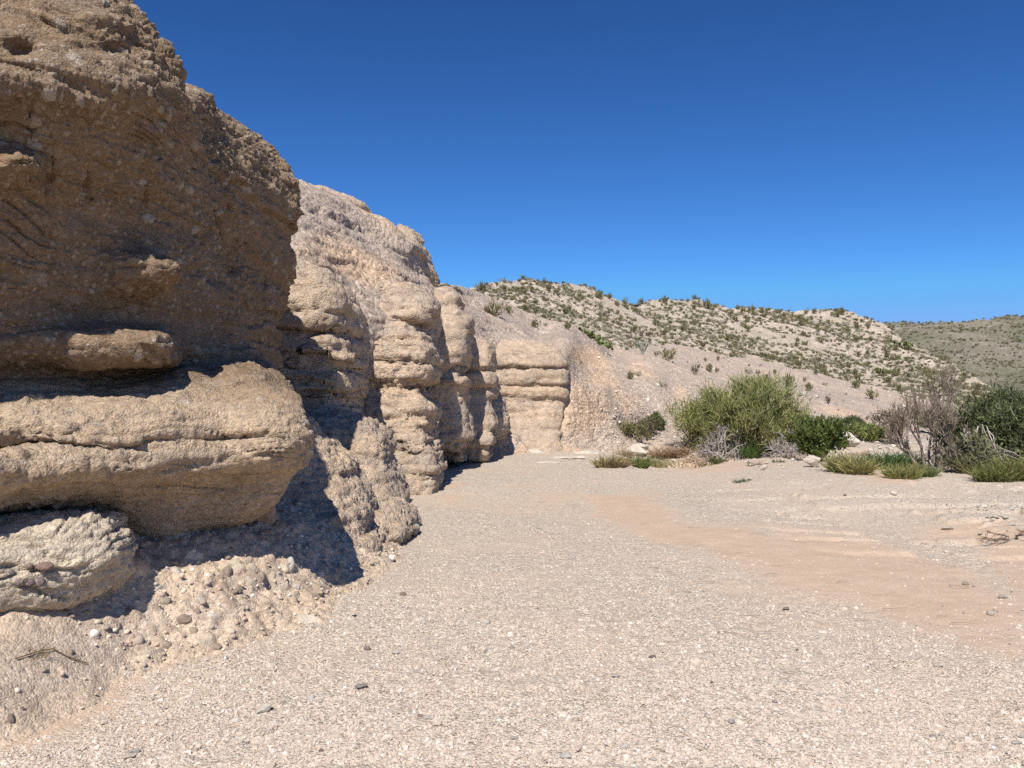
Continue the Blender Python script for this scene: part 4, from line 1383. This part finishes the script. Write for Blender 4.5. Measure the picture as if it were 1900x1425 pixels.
def blades(P, D, L, W, rnd, taper=.5, up=None):
    """leaf-like quads at P pointing along D"""
    n = len(P)
    D = unit(D)
    r = rnd.normal(size=(n, 3)) if up is None else up + rnd.normal(0, .4, (n, 3))
    s = unit(np.cross(D, r))
    a = P - s * (W * .5)[:, None]; b = P + s * (W * .5)[:, None]
    e = P + D * L[:, None]
    c = e + s * (W * .5 * taper)[:, None]; d = e - s * (W * .5 * taper)[:, None]
    V = np.stack([a, b, c, d], 1).reshape(-1, 3)
    F = np.arange(n * 4).reshape(-1, 4)
    return V, F


def grow(rnd, stems, height, spread, levels=3, kids=4, r0=.03, gnarl=.25, upw=.35, seglen=4, lean=(0, 0), base_r=.1):
    """branching skeleton -> segment rows and (tip points, directions)"""
    segs, tips = [], []

    def branch(p, d, length, r, lv):
        n = seglen
        for i in range(n):
            d = unit(d + rnd.normal(0, gnarl, 3) * np.array([1, 1, .7]) + np.array([0, 0, upw * .25]))
            q = p + d * (length / n)
            rr = r * (1 - .75 * (i + 1) / n) if lv == 0 else r * (1 - .45 * (i + 1) / n)
            segs.append((*p, *q, r * (1 - .45 * i / n), max(rr, .0015)))
            p = q
            if lv > 0 and i >= 1:
                for _ in range(max(1, int(round(kids * (i + 1) / n * rnd.uniform(.5, 1.2))))) if i == n - 1 else range(rnd.integers(0, kids // 2 + 1)):
                    dd = unit(d + rnd.normal(0, .62, 3))
                    branch(p, dd, length * rnd.uniform(.42, .68), r * .5, lv - 1)
            if lv == 0:
                tips.append((*p, *d))
    for s in range(stems):
        a = 2 * np.pi * (s + rnd.uniform(-.4, .4)) / stems
        el = rnd.uniform(.15, 1.0)
        d = unit(np.array([math.cos(a) * spread * el + lean[0], math.sin(a) * spread * el + lean[1], 1.0]))
        p = np.array([math.cos(a) * base_r * rnd.uniform(0, 1), math.sin(a) * base_r * rnd.uniform(0, 1), -.05])
        branch(p, d, height * rnd.uniform(.42, .6), r0 * rnd.uniform(.6, 1.1), levels)
    return np.array(segs), np.array(tips)


def empty(name, loc, rz=0.0, sc=1.0):
    o = bpy.data.objects.new(name, None)
    COL.objects.link(o)
    o.location = loc; o.rotation_euler = (0, 0, rz); o.scale = (sc, sc, sc)
    o.empty_display_size = .3
    return o


def tinted(cols, n, rnd, k=4, var=.18):
    cols = np.array(cols)
    c = cols[rnd.integers(0, len(cols), n)] * rnd.uniform(1 - var, 1 + var, (n, 1))
    return np.repeat(c, k, axis=0)


def bush(name, loc, seed, label, cat, W, H, leafcols, barkcol, stems=8, levels=2, kids=4, leaves=8, L=.1, Wd=.02, upleaf=.6, spread=1.0, gnarl=.25, r0=.03, upw=.35, jit=.08, group=None, flatten=None, foliage='foliage', wood='branches', rotz=0.0):
    """woody plant scaled to W x H metres; leafy sprays near the twig ends"""
    rnd = np.random.default_rng(seed)
    segs, tips = grow(rnd, stems, 1.0, spread, levels, kids, r0 / max(H, .1), gnarl, upw)
    allp = np.concatenate([segs[:, :3], segs[:, 3:6]])
    lo, hi = np.percentile(allp, 1, axis=0), np.percentile(allp, 99, axis=0)
    sx = W / max(hi[0] - lo[0], hi[1] - lo[1]); sz = H / hi[2]
    sc = np.array([sx, sx, sz])
    segs[:, :3] *= sc; segs[:, 3:6] *= sc; segs[:, 6:] *= H
    tips[:, :3] *= sc
    root = empty(name, loc, rotz)
    tag(root, label, cat, group)
    V, F = tubes(segs)
    bc = np.tile(np.array(barkcol), (len(V), 1)) * rnd.uniform(.85, 1.15, (len(V), 1))
    link(wood, mesh_from(wood, V, F, M_BARK, {'stone': bc}), root)
    if leaves:
        n = len(tips) * leaves
        P = np.repeat(tips[:, :3], leaves, axis=0) + rnd.normal(0, jit, (n, 3))
        D = np.repeat(tips[:, 3:], leaves, axis=0) * .5 + rnd.normal(0, .55, (n, 3)) + np.array([0, 0, upleaf])
        ok = P[:, 2] > .02
        P, D = P[ok], D[ok]; n = len(P)
        V, F = blades(P, D, L * rnd.uniform(.6, 1.4, n), Wd * rnd.uniform(.7, 1.3, n), rnd)
        # colour drifts from twig to twig (older and younger sprays)
        patch = fbm(P * 2.2 / max(W, .5) * 2, 3, seed)[:, None]
        c = np.array(leafcols)[rnd.integers(0, len(leafcols), n)] * (1 + .3 * patch) * rnd.uniform(.85, 1.15, (n, 1))
        link(foliage, mesh_from(foliage, V, F, M_LEAF, {'stone': np.repeat(c, 4, 0)}), root)
    return root


def tuft(name, loc, seed, label, cat, W, H, cols, n=220, Wd=.012, group=None, lean=.5):
    """clump of grass blades"""
    rnd = np.random.default_rng(seed)
    r = np.sqrt(rnd.uniform(0, 1, n)) * W * .5; a = rnd.uniform(0, 6.283, n)
    P = np.stack([np.cos(a) * r, np.sin(a) * r * .7, np.full(n, -.02)], -1)
    D = np.stack([np.cos(a) * r / W * 1.4, np.sin(a) * r / W * 1.4, np.ones(n)], -1) + rnd.normal(0, lean * .5, (n, 3)) * np.array([1, 1, .3])
    Lh = H * rnd.uniform(.25, 1.25, n)
    w = np.full(n, Wd) * rnd.uniform(.6, 1.4, n)
    D = unit(D)
    mid_ = P + D * (Lh * .55)[:, None]
    D2 = unit(D + np.stack([rnd.normal(0, .5, n), rnd.normal(0, .5, n), np.full(n, -.25)], -1))
    V1, F1 = blades(P, D, Lh * .57, w, rnd, .85)
    V2, F2 = blades(mid_, D2, Lh * .5, w * .85, rnd, .15)
    c = tinted(cols, n, rnd)
    me = mesh_from(name, np.concatenate([V1, V2]), np.concatenate([F1, F2 + len(V1)]), M_LEAF, {'stone': np.concatenate([c, c])})
    o = link(name, me)
    o.location = loc
    tag(o, label, cat, group)
    return o


def mpx(p):
    return p[1] / FPX


GREEN_MESQ = [(.24, .265, .085), (.30, .305, .11), (.19, .22, .08), (.34, .32, .14)]
GREY_TWIG = (.36, .32, .29)

# the big mesquite at the bend: a main crown, then lower side bushes that grew up against it
p = place(1385, 838); m = mpx(p)
bush('mesquite', p + (0, .5, -.05), 21, 'big feathery yellow green mesquite spreading in front of the gravel slope', 'bush', 208 * m, 130 * m, GREEN_MESQ, (.25, .21, .17), 11, 3, 4, 2, .2, .022, .75, 1.15, .24, .05, .45, .09)
p = place(1300, 832); m = mpx(p)
bush('mesquite', p + (0, .3, -.05), 22, 'low left shoulder of feathery green mesquite reaching toward the clay wall', 'bush', 120 * m, 86 * m, GREEN_MESQ, (.25, .21, .17), 8, 2, 5, 4, .18, .024, .6, 1.3, .25, .04, .3, .12)
p = place(1452, 836); m = mpx(p)
bush('mesquite', p + (0, .2, -.05), 23, 'rounded right shoulder of green mesquite above the bare grey twigs', 'bush', 100 * m, 100 * m, GREEN_MESQ, (.25, .21, .17), 8, 2, 5, 4, .18, .024, .7, 1.0, .25, .04, .4, .12)
for i, (u, v, w, h, lab) in enumerate([(1325, 846, 84, 62, 'tangle of dead grey twigs under the left of the mesquite'), (1450, 848, 80, 48, 'arching dead grey twigs under the right of the mesquite'),
                                       (1285, 856, 70, 30, 'thin red brown dead twigs beside the white stones')]):
    p = place(u, v); m = mpx(p)
    bush('dead_brush', p + (0, -.7, .02), 30 + i, lab, 'dead bush', w * m, h * m, [], (.42, .37, .34) if i < 2 else (.46, .35, .27), 16 if i < 2 else 8, 2, 4 if i < 2 else 3, 0, r0=.022, gnarl=.42, upw=.0, spread=1.6, wood='twigs')
    r_ = COL.objects[-1]
for i, (u, v, w, h, cols, lab) in enumerate([
    (1390, 848, 40, 34, [(.09, .16, .04), (.13, .19, .06)], 'fresh green grass under the middle of the mesquite'),
    (1330, 858, 34, 16, [(.12, .17, .06), (.17, .20, .08)], 'small green grass patch under the dead grey twigs'),
    (1128, 868, 46, 26, [(.26, .27, .10), (.32, .29, .12), (.30, .20, .11)], 'yellowish grass clump, leftmost of the row at the bend'),
    (1148, 868, 30, 24, [(.34, .26, .14), (.30, .19, .11)], 'reddish dry grass clump beside the leftmost one'),
    (1183, 868, 44, 28, [(.15, .20, .055), (.20, .23, .07)], 'bright green grass clump in the row at the bend'),
    (1222, 866, 40, 20, [(.25, .26, .12), (.32, .29, .15)], 'short olive grass clump right of the bright green one'),
    (1224, 850, 26, 26, [(.33, .23, .14), (.40, .29, .18)], 'left rust coloured tuft before the white stones'),
    (1243, 848, 20, 24, [(.32, .21, .13), (.38, .26, .16)], 'middle rust coloured tuft before the white stones'),
    (1265, 846, 22, 30, [(.33, .22, .14), (.40, .28, .18)], 'right rust coloured tuft before the white stones'),
    (1160, 846, 30, 18, [(.36, .27, .18), (.42, .33, .22)], 'pale dry tuft left of the long white block'),
    (1445, 858, 24, 8, [(.16, .17, .08), (.22, .2, .1)], 'tiny dark tuft on the clay lip'),
    (1374, 895, 30, 9, [(.16, .19, .12), (.22, .23, .16)], 'small grey green weed alone on the gravel'),
    (1386, 892, 20, 7, [(.18, .2, .13)], 'second sprig of grey green weed on the gravel'),
    (1560, 876, 40, 40, [(.34, .31, .13), (.25, .26, .09)], 'tall straw yellow grass below the dark green bush'),
    (1592, 880, 48, 38, [(.38, .33, .15), (.30, .28, .1)], 'straw coloured grass arching over the ditch'),
    (1640, 868, 60, 34, [(.09, .15, .05), (.11, .17, .06)], 'left half of the dark green grass bank in the ditch'),
    (1682, 868, 50, 36, [(.08, .135, .05), (.10, .15, .06)], 'right half of the dark green grass bank in the ditch'),
    (1675, 888, 60, 30, [(.24, .26, .085), (.30, .26, .10)], 'yellow green grass on the near lip of the ditch'),
    (1712, 884, 50, 26, [(.15, .19, .07), (.22, .22, .09)], 'olive grass at the foot of the white roots'),
    (1850, 892, 80, 34, [(.16, .19, .06), (.23, .23, .08)], 'leafy olive clump at the right end of the gravel bar'),
    (1890, 892, 60, 50, [(.2, .21, .07), (.28, .25, .09)], 'tall yellow green clump cut by the right edge'),
    (1838, 846, 44, 26, [(.17, .25, .05), (.2, .28, .06)], 'bright lime green patch under the dark right tree'),
    (1800, 880, 40, 40, [(.28, .26, .13), (.22, .22, .1)], 'pale dry grass right of the white roots'),
]):
    p = place(u, v); m = mpx(p)
    tuft('grass_tuft', p, 70 + i, lab, 'grass clump', w * m * .85, h * m, cols, int(18 + w * h * .33), .016, lean=.8)

CREO = [(.09, .125, .03), (.12, .15, .04), (.15, .17, .05), (.07, .10, .028)]
p = place(1527, 858); m = mpx(p)
bush('creosote_bush', p + (0, .3, -.05), 41, 'dense dark green creosote bush beside the white boulders', 'bush', 76 * m, 72 * m, CREO, (.15, .12, .09), 14, 2, 5, 6, .075, .035, .6, .75, .2, .03, .6, .05)
for i, (u, v, w, h, cols, lab, nl) in enumerate([
    (1172, 812, 56, 26, [(.20, .20, .08), (.15, .165, .065), (.26, .2, .12)], 'olive bush with brown twigs at the foot of the clay wall', 2),
    (1200, 810, 36, 30, [(.16, .13, .08), (.2, .16, .1)], 'half bare brown bush right of the olive one', 2),
    (1217, 796, 26, 26, [(.12, .15, .05), (.15, .17, .06)], 'small dark green shrub in the white stone gully', 4),
    (1552, 798, 44, 18, [(.22, .23, .09), (.18, .19, .08)], 'low olive shrub behind the dark green creosote', 9),
    (1555, 806, 36, 18, [(.30, .32, .28), (.26, .28, .24)], 'silvery grey shrub behind the big white boulder', 10),
    (1612, 816, 52, 26, [(.2, .23, .07), (.24, .25, .09)], 'grass green shrub right of the big white boulder', 10),
    (1665, 824, 84, 62, [(.2, .17, .12), (.26, .2, .14)], 'grey brown half bare bush with fine purple twigs', 3),
    (1585, 800, 30, 22, [(.1, .12, .05)], 'dark little shrub above the big white boulder', 9),
    (1785, 872, 40, 46, [(.2, .19, .13), (.26, .22, .16)], 'grey twiggy brush behind the white roots', 2),
    (1820, 878, 60, 60, [(.22, .2, .14), (.2, .2, .1)], 'grey brown brush between the bare tree and the dark tree', 4),
    (1740, 800, 70, 34, [(.12, .15, .05), (.16, .18, .07)], 'mid green shrub seen through the bare tree', 9),
    (1900, 800, 60, 50, [(.1, .13, .05)], 'dull green shrub behind the dark right tree', 8),
]):
    p = place(u, v); m = mpx(p)
    bush('shrub', p + (0, .1, -.03), 200 + i, lab, 'shrub', w * m, h * m, cols, (.33, .275, .23), 7, 2, 3, nl + 1, .10, .03, .5, 1.0, .28, .022, .35, .07)

# bare tree with washed-out white roots
p = place(1752, 872); m = mpx(p)
root = bush('bare_tree', p + (0, .5, -.2), 51, 'leafless grey brown tree with washed out white roots', 'tree', 150 * m, 208 * m, [(.20, .165, .10), (.16, .14, .08), (.24, .19, .12)], (.225, .18, .14), 6, 3, 5, 0, .10, .014, .3, .8, .2, .05, .7, .12, foliage='crown', wood='trunk')
rnd = np.random.default_rng(9)
strands = [[(-.62, .42), (-.56, .46)], [(.12 + .42 * rnd.uniform(), rnd.uniform(.6, 1.15)) for _ in range(12)]]
for cluster in strands:
    segs = []
    for (dx, h0) in cluster:
        r = rnd.uniform(.008, .015)
        q = np.array([dx, -1.0 + rnd.normal(0, .08), h0]); d = np.array([rnd.normal(0, .35), -.12, -1.0])
        for s in range(9):
            d = unit(d + rnd.normal(0, .34, 3) * np.array([1, .5, .25]))
            e = q + d * (h0 + .35) / 9
            segs.append((*q, *e, r, r * .9)); q = e; r *= .9
            if s in (3, 5) and rnd.uniform() < .7:
                q2, d2, r2 = q, unit(d + rnd.normal(0, .5, 3)), r * .7
                for _ in range(4):
                    d2 = unit(d2 + rnd.normal(0, .25, 3)); e2 = q2 + d2 * .12
                    segs.append((*q2, *e2, r2, r2 * .8)); q2 = e2; r2 *= .8
    V, F = tubes(segs, 5)
    rt = link('roots', mesh_from('roots', V, F, M_BARK, {'stone': np.tile((.46, .41, .355), (len(V), 1))}), root)
    tag(rt, 'bleached white hanging roots')
# dark tree at the right edge
p = place(1880, 866); m = mpx(p)
bush('desert_tree', p + (.3, .8, -.1), 52, 'dense dark green tree cut by the right edge', 'tree', 170 * m, 128 * m, [(.11, .135, .06), (.14, .16, .07), (.17, .18, .09), (.09, .11, .05)], (.23, .2, .18), 10, 3, 4, 3, .13, .028, .3, 1.0, .26, .06, .35, .12, foliage='crown', wood='trunk')
p = place(1960, 872); m = mpx(p)
bush('desert_tree', p + (.3, .5, -.1), 53, 'dark green tree standing mostly beyond the right edge', 'tree', 120 * m, 110 * m, [(.10, .13, .05), (.13, .15, .06)], (.22, .19, .17), 9, 2, 5, 7, .13, .03, .3, 1.0, .26, .05, .35, .12, foliage='crown', wood='trunk')


# ---- scrub of the slopes: a few kinds, copied
def scrub_mesh(name, seed, cols, n, W=1.0, H=.8, L=.2, Wd=.07, bark=(.2, .16, .13), openn=.35, stemn=14):
    """little bush about 1 m wide: upright stems, leafy sprays bunched at uneven heights"""
    rnd = np.random.default_rng(seed)
    a = rnd.uniform(0, 6.283, stemn); r = W * .5 * rnd.uniform(.25, 1, stemn)
    tip = np.stack([np.cos(a) * r, np.sin(a) * r, H * rnd.uniform(.55, 1.0, stemn) * (1.05 - .45 * (r / (W * .5)) ** 2)], -1)
    base = np.stack([np.cos(a), np.sin(a), np.zeros(stemn)], -1) * .06 * W
    base[:, 2] = -.1
    Vt, Ft = tubes([(*b, *t, .014, .006) for b, t in zip(base, tip)], 3)
    k = rnd.integers(0, stemn, n)
    f = rnd.uniform(.35, 1.05, n)[:, None]
    P = base[k] * (1 - f) + tip[k] * f + rnd.normal(0, .075 * W, (n, 3))
    D = unit(tip - base)[k] + rnd.normal(0, .6, (n, 3)) + np.array([0, 0, .3])
    Vl, Fl = blades(P, D, L * rnd.uniform(.5, 1.3, n), Wd * rnd.uniform(.6, 1.4, n), rnd, .6)
    c = tinted(cols, n, rnd, 4, .25)
    cb = np.tile(np.array(bark), (len(Vt), 1))
    return np.concatenate([Vt, Vl]), np.concatenate([Ft, Fl + len(Vt)]), np.concatenate([cb, c])


KINDS_ = {
    'dark': [scrub_mesh('s', 600 + i, [(.15, .155, .065), (.19, .18, .08), (.23, .205, .10)], 130, 1.0, .8) for i in range(3)],
    'olive': [scrub_mesh('s', 610 + i, [(.24, .225, .105), (.28, .255, .125), (.20, .195, .09)], 130, 1.1, .65) for i in range(3)],
    'grey': [scrub_mesh('s', 620 + i, [(.34, .32, .22), (.29, .28, .19), (.38, .35, .25)], 110, 1.2, .5, .22, .05) for i in range(3)],
    'brown': [scrub_mesh('s', 630 + i, [(.20, .155, .10), (.16, .12, .085), (.13, .11, .06)], 60, 1.0, .7) for i in range(2)],
}
KEYS = list(KINDS_)
SM = {k: [mesh_from('desert_shrub', V, F, M_LEAF, {'stone': c}) for V, F, c in v] for k, v in KINDS_.items()}
KLAB = {'dark': 'dark green', 'olive': 'olive green', 'grey': 'grey green', 'brown': 'brown twiggy'}


def shrub(p, size, kind, label, group=None, name='desert_shrub', h=1.0):
    o = link(name, SM[kind][rs.integers(len(SM[kind]))])
    o.location = p
    o.rotation_euler = (0, 0, rs.uniform(0, 6.28))
    o.scale = (size, size, size * h)
    tag(o, label, 'shrub', group)
    return o


# the ones that stand apart on the gravel slope
SLOPE = [(918, 582, 32, 'olive', 'largest loose olive shrub high on the gravel slope above the tan buttresses'), (945, 580, 16, 'dark', 'dark shrub right of the largest loose olive one high on the slope'),
         (902, 578, 14, 'brown', 'small brown shrub left of the largest loose olive one'), (995, 605, 18, 'dark', 'dark shrub alone above the bedded wall'), (1057, 608, 16, 'dark', 'dark shrub on the rim above the bare clay patch'),
         (1012, 603, 10, 'grey', 'tiny grey shrub on the rim above the bedded wall'), (1170, 702, 16, 'dark', 'dark shrub at the head of the white stone gully'), (1186, 695, 12, 'grey', 'grey tuft beside the dark shrub at the gully head'),
         (1233, 716, 15, 'grey', 'greyish shrub half way down the white stone gully'), (1290, 693, 22, 'brown', 'brown shrub above the left of the mesquite'), (1318, 688, 16, 'dark', 'dark shrub right of the brown one above the mesquite'),
         (1240, 664, 26, 'olive', 'flat olive shrub right of the ocotillo'), (1216, 658, 12, 'brown', 'small brown shrub between the ocotillo and the flat olive shrub'), (1468, 714, 24, 'dark', 'wide dark shrub right of the mesquite top'),
         (1500, 720, 16, 'dark', 'dark shrub, lower neighbour of the wide dark one'), (1494, 706, 11, 'brown', 'small brown shrub above the lower dark neighbour'), (1515, 692, 14, 'brown', 'brown tuft at the upper edge of the gravel slope'),
         (1590, 718, 18, 'dark', 'dark shrub standing alone mid slope left of the bare tree'), (1593, 704, 14, 'dark', 'dark shrub just above the lone mid slope one'), (1621, 736, 22, 'olive', 'round olive shrub above the grey brown half bare bush'),
         (1537, 744, 16, 'brown', 'brown tuft on the pale gully side'), (1610, 775, 10, 'brown', 'tiny brown tuft on the clay rib'), (1530, 712, 9, 'grey', 'tiny grey tuft mid slope'), (1333, 690, 9, 'dark', 'tiny dark tuft above the mesquite crown'),
         (1408, 693, 12, 'brown', 'brown tuft just above the top of the mesquite'), (1390, 690, 14, 'grey', 'grey tuft touching the top of the mesquite'), (1310, 668, 7, 'dark', 'dot sized dark shrub on the bare gravel'), (1333, 668, 8, 'dark', 'dot sized dark shrub right of another on the bare gravel'),
         (1437, 690, 9, 'dark', 'tiny dark shrub on the smooth gravel'), (1455, 700, 8, 'grey', 'tiny grey shrub on the smooth gravel')]
for (u, v, w, k, lab) in SLOPE:
    p = hit(u, v, [CL_S1, CL_S2], 5)
    if p is None: continue
    shrub(p, w * 1.05 * mpx(p), k, lab, h=1.25)

# prickly pear and ocotillo on the crest of the gravel slope
def prickly_pear(p, size, label, seed, n=46, along=(1, -.9)):
    rnd = np.random.default_rng(seed)
    root = empty('prickly_pear', p)
    tag(root, label, 'cactus')
    V, F, off = [], [], 0
    th = np.arange(8) * 2 * np.pi / 8
    for i in range(n):
        c = np.array([rnd.uniform(-.5, .5) * size, rnd.normal(0, .12) * size, rnd.uniform(.02, .3) * size * .8])
        c[2] += along[1] * c[0] * .5
        w, h = rnd.uniform(.05, .085) * size, rnd.uniform(.06, .11) * size
        yaw, tilt = rnd.uniform(0, 3.14), rnd.normal(0, .4)
        ring = []
        for s, k in ((.25, .7), (1, 1), (-.25, .7)):
            pass
        f = np.stack([np.cos(th) * w, np.zeros(8), np.sin(th) * h], -1)
        a = np.concatenate([f * .8 + (0, .018 * size * .5, 0), f, f * .8 - (0, .018 * size * .5, 0)])
        cz, sz = math.cos(yaw), math.sin(yaw)
        a = a @ np.array([[1, 0, 0], [0, math.cos(tilt), math.sin(tilt)], [0, -math.sin(tilt), math.cos(tilt)]])
        a = a @ np.array([[cz, sz, 0], [-sz, cz, 0], [0, 0, 1]])
        V.append(a + c + (0, 0, h * .5))
        k = np.arange(8); k2 = (k + 1) % 8
        F.append(np.concatenate([np.stack([k, k2, k2 + 8, k + 8], -1), np.stack([k + 8, k2 + 8, k2 + 16, k + 16], -1), [[0, 1, 2, 3], [0, 3, 4, 7], [4, 5, 6, 7], [16, 17, 18, 19], [16, 19, 20, 23], [20, 21, 22, 23]]]) + off)
        off += 24
    V = np.concatenate(V)
    c = np.repeat(np.array([(.25, .30, .11), (.30, .33, .13), (.20, .26, .09)])[rnd.integers(0, 3, n)], 24, 0)
    link('pads', mesh_from('pads', V, np.concatenate(F), M_LEAF, {'stone': c}), root)


for i, (u, v, w, lab, n) in enumerate([(1098, 622, 40, 'left clump of pale green prickly pear along the rim of the gravel slope', 60), (1122, 640, 40, 'right and lower clump of prickly pear along the rim of the gravel slope', 60),
                                       (1000, 573, 20, 'small bright green prickly pear on the hill behind the rim', 24), (1645, 692, 34, 'bright yellow green prickly pear on the hill left of the bare tree', 34), (1676, 640, 34, 'yellow green prickly pear on the shoulder of the pale hill', 30)]):
    p = hit(u, v, [CL_S1, CL_S2], 6)
    if p is not None:
        prickly_pear(p, w * mpx(p), lab, 900 + i, n, (1, -.9 if i < 2 else -.2))
p = hit(1192, 652, [CL_S1, CL_S2], 6); m = mpx(p)
root = empty('ocotillo', p); tag(root, 'fan of bare grey ocotillo stems on the crest of the gravel slope', 'ocotillo')
segs = []
for i in range(13):
    a = rs.uniform(0, 6.28); t_ = np.array([math.cos(a) * .42, math.sin(a) * .3, rs.uniform(.75, 1.0)]) * 26 * m
    q = np.zeros(3)
    for s in range(5):
        e = t_ * (s + 1) / 5 + rs.normal(0, .012, 3); segs.append((*q, *e, .026, .022)); q = e
V, F = tubes(segs, 4)
link('stems', mesh_from('stems', V, F, M_BARK, {'stone': np.tile((.30, .30, .25), (len(V), 1))}), root)

# the pale hill: the shrubs that show largest one by one, the rest as ground cover
P2, u2, v2 = CL_S2
vis = np.ones(len(P2), bool)
top1 = np.interp(u2, [q[0] for q in S1_TOP], [q[1] for q in S1_TOP])
vis = (v2 < top1 + 4) & (u2 > 820) & (u2 < 1930)
idx = np.where(vis)[0]


def pick(idx, n, u, v, mind):
    out, cells = [], {}
    for k in rs.permutation(idx):
        key = (int(u[k] // mind), int(v[k] // (mind * .6)))
        if key in cells: continue
        cells[key] = 1
        out.append(k)
        if len(out) >= n: break
    return out


big_ = pick(idx, 225, u2, v2, 15)
for k in big_:
    kd = rs.choice(KEYS, p=[.30, .38, .18, .14])
    w = rs.uniform(7, 16)
    shrub(P2[k], w * mpx(P2[k]) * 1.1, kd, KLAB[kd] + ' shrub, one of the larger ones dotting the pale hill', 'larger ' + KLAB[kd] + ' shrubs on the pale hill')
# skyline shrubs
for i, (u, w, k) in enumerate([(833, 16, 'dark'), (897, 18, 'dark'), (936, 12, 'dark'), (960, 10, 'dark'), (985, 11, 'dark'), (1018, 13, 'dark'), (1037, 14, 'dark'), (1078, 12, 'dark'), (1112, 17, 'olive'), (1162, 12, 'dark'),
                               (1188, 10, 'dark'), (1234, 14, 'dark'), (1312, 17, 'dark'), (1380, 12, 'dark'), (1395, 15, 'dark'), (1415, 11, 'dark'), (1444, 10, 'olive'), (1495, 10, 'dark'), (1510, 10, 'dark'), (1553, 12, 'dark'), (1563, 14, 'dark')]):
    vt = np.interp(u, [q[0] for q in S2_TOP], [q[1] for q in S2_TOP]) + 2
    p = hit(u, vt, [CL_S1, CL_S2], 7)
    if p is None: continue
    shrub(p, w * mpx(p) * 1.1, k, 'small dark shrub standing on the skyline of the pale hill', 'shrubs on the skyline', h=1.2)


def cover(name, P, sizes, kinds, label, hs=.8):
    Vs, Fs, Cs, off = [], [], [], 0
    for kd in KEYS:
        for j, (V, F, c) in enumerate(KINDS_[kd]):
            sel = np.where((kinds == kd) & (np.arange(len(P)) % len(KINDS_[kd]) == j))[0]
            if not len(sel): continue
            yaw = rs.uniform(0, 6.28, len(sel))
            ca, sa = np.cos(yaw)[:, None], np.sin(yaw)[:, None]
            X = (V[None, :, 0] * ca - V[None, :, 1] * sa); Y = (V[None, :, 0] * sa + V[None, :, 1] * ca)
            W = np.stack([X, Y, np.broadcast_to(V[None, :, 2] * hs, X.shape)], -1) * sizes[sel][:, None, None] + P[sel][:, None]
            n = len(sel)
            Fs.append((F[None] + (np.arange(n) * len(V))[:, None, None]).reshape(-1, 4) + off)
            off += n * len(V)
            Vs.append(W.reshape(-1, 3)); Cs.append(np.tile(c, (n, 1)))
    o = link(name, mesh_from(name, np.concatenate(Vs), np.concatenate(Fs), M_LEAF, {'stone': np.concatenate(Cs)}))
    tag(o, label, None, None, 'stuff')


n = 6500
k = rs.choice(idx, n)
dens = fbm(P2[k] * .09, 3, 88) + .25 * fbm(P2[k] * .4, 2, 89)
k = k[dens > -.28]
kinds = rs.choice(KEYS, len(k), p=[.14, .28, .46, .12])
cover('scrub', P2[k], rs.uniform(3.5, 9.5, len(k)) * P2[k][:, 1] / FPX, kinds, 'countless small shrubs and grasses covering the pale hill')
P3, u3, v3 = CL_S3
i3 = np.where((u3 > 1580) & (u3 < 1925) & (v3 < 790))[0]
k = rs.choice(i3, 3200)
kinds = rs.choice(KEYS, len(k), p=[.25, .35, .3, .1])
cover('scrub', P3[k], rs.uniform(3.0, 7, len(k)) * P3[k][:, 1] / FPX, kinds, 'scrub covering the distant hill')
# sparse tufts on the gravel slope
P1_, u1_, v1_ = CL_S1
i1 = np.where((u1_ > 1250) & (u1_ < 1900) & (v1_ < 800) & (v1_ > np.interp(u1_, [q[0] for q in S1_TOP], [q[1] for q in S1_TOP])))[0]
k = rs.choice(i1, 170)
cover('scrub', P1_[k], rs.uniform(2.5, 6, len(k)) * P1_[k][:, 1] / FPX, rs.choice(KEYS, len(k), p=[.2, .2, .3, .3]), 'tiny dry tufts sprinkled over the gravel slope')

# more grass among the bushes
for i in range(30):
    u, v = rs.uniform(1560, 1900), rs.uniform(842, 880)
    if i > 20:
        u, v = rs.uniform(1140, 1480), rs.uniform(838, 868)
    p = place(u, v); m = mpx(p)
    cols = [[(.36, .31, .15), (.28, .25, .11)], [(.18, .2, .075), (.24, .24, .09)], [(.32, .22, .14), (.38, .28, .17)], [(.34, .3, .2), (.26, .23, .15)]][rs.integers(4)]
    tuft('grass_tuft', p, 400 + i, 'ragged grass clump among the bushes beyond the gravel bar', 'grass clump', rs.uniform(18, 46) * m, rs.uniform(9, 26) * m, cols, rs.integers(40, 150), .015, 'ragged grass clumps among the bushes', .9)

# dry grass and a bare root on the earthy bank, sprigs on the rim of the wall
p = hit(65, 1215, [CL_T], 6)
if p is not None:
    tuft('dry_grass', p, 300, 'wispy dry grass tuft on the earthy bank below the pale boulder', 'grass clump', .12, .12, [(.24, .18, .1), (.32, .25, .14)], 60, .0025)
pts = [hit(u, v, [CL_T], 6) for u, v in [(30, 1222), (70, 1206), (100, 1204), (130, 1218), (160, 1230)]]
pts = [q + np.array([.004, -.01, .008]) for q in pts if q is not None]
if len(pts) > 2:
    segs = [(*a, *b, .004, .0035) for a, b in zip(pts[:-1], pts[1:])]
    V, F = tubes(segs, 5)
    o = link('dry_root', mesh_from('dry_root', V, F, M_BARK, {'stone': np.tile((.24, .17, .1), (len(V), 1))}))
    tag(o, 'thin dry root trailing down the earthy bank', 'root')
p = unproj(470, 252, 8.2)
tuft('dry_grass', p - np.array([0, 0, .03]), 301, 'lone sprig of dry grass on the rim of the brown wall', 'grass clump', .05, .09, [(.3, .25, .14)], 10, .004)
p = ground_hit(1875, 1000)
bush('dead_brush', p, 310, 'dark flattened dead twigs on the sand at the right edge', 'dead bush', .75, .10, [], (.17, .12, .09), 9, 1, 4, 0, r0=.01, gnarl=.4, upw=-.1, spread=4.0, wood='twigs')
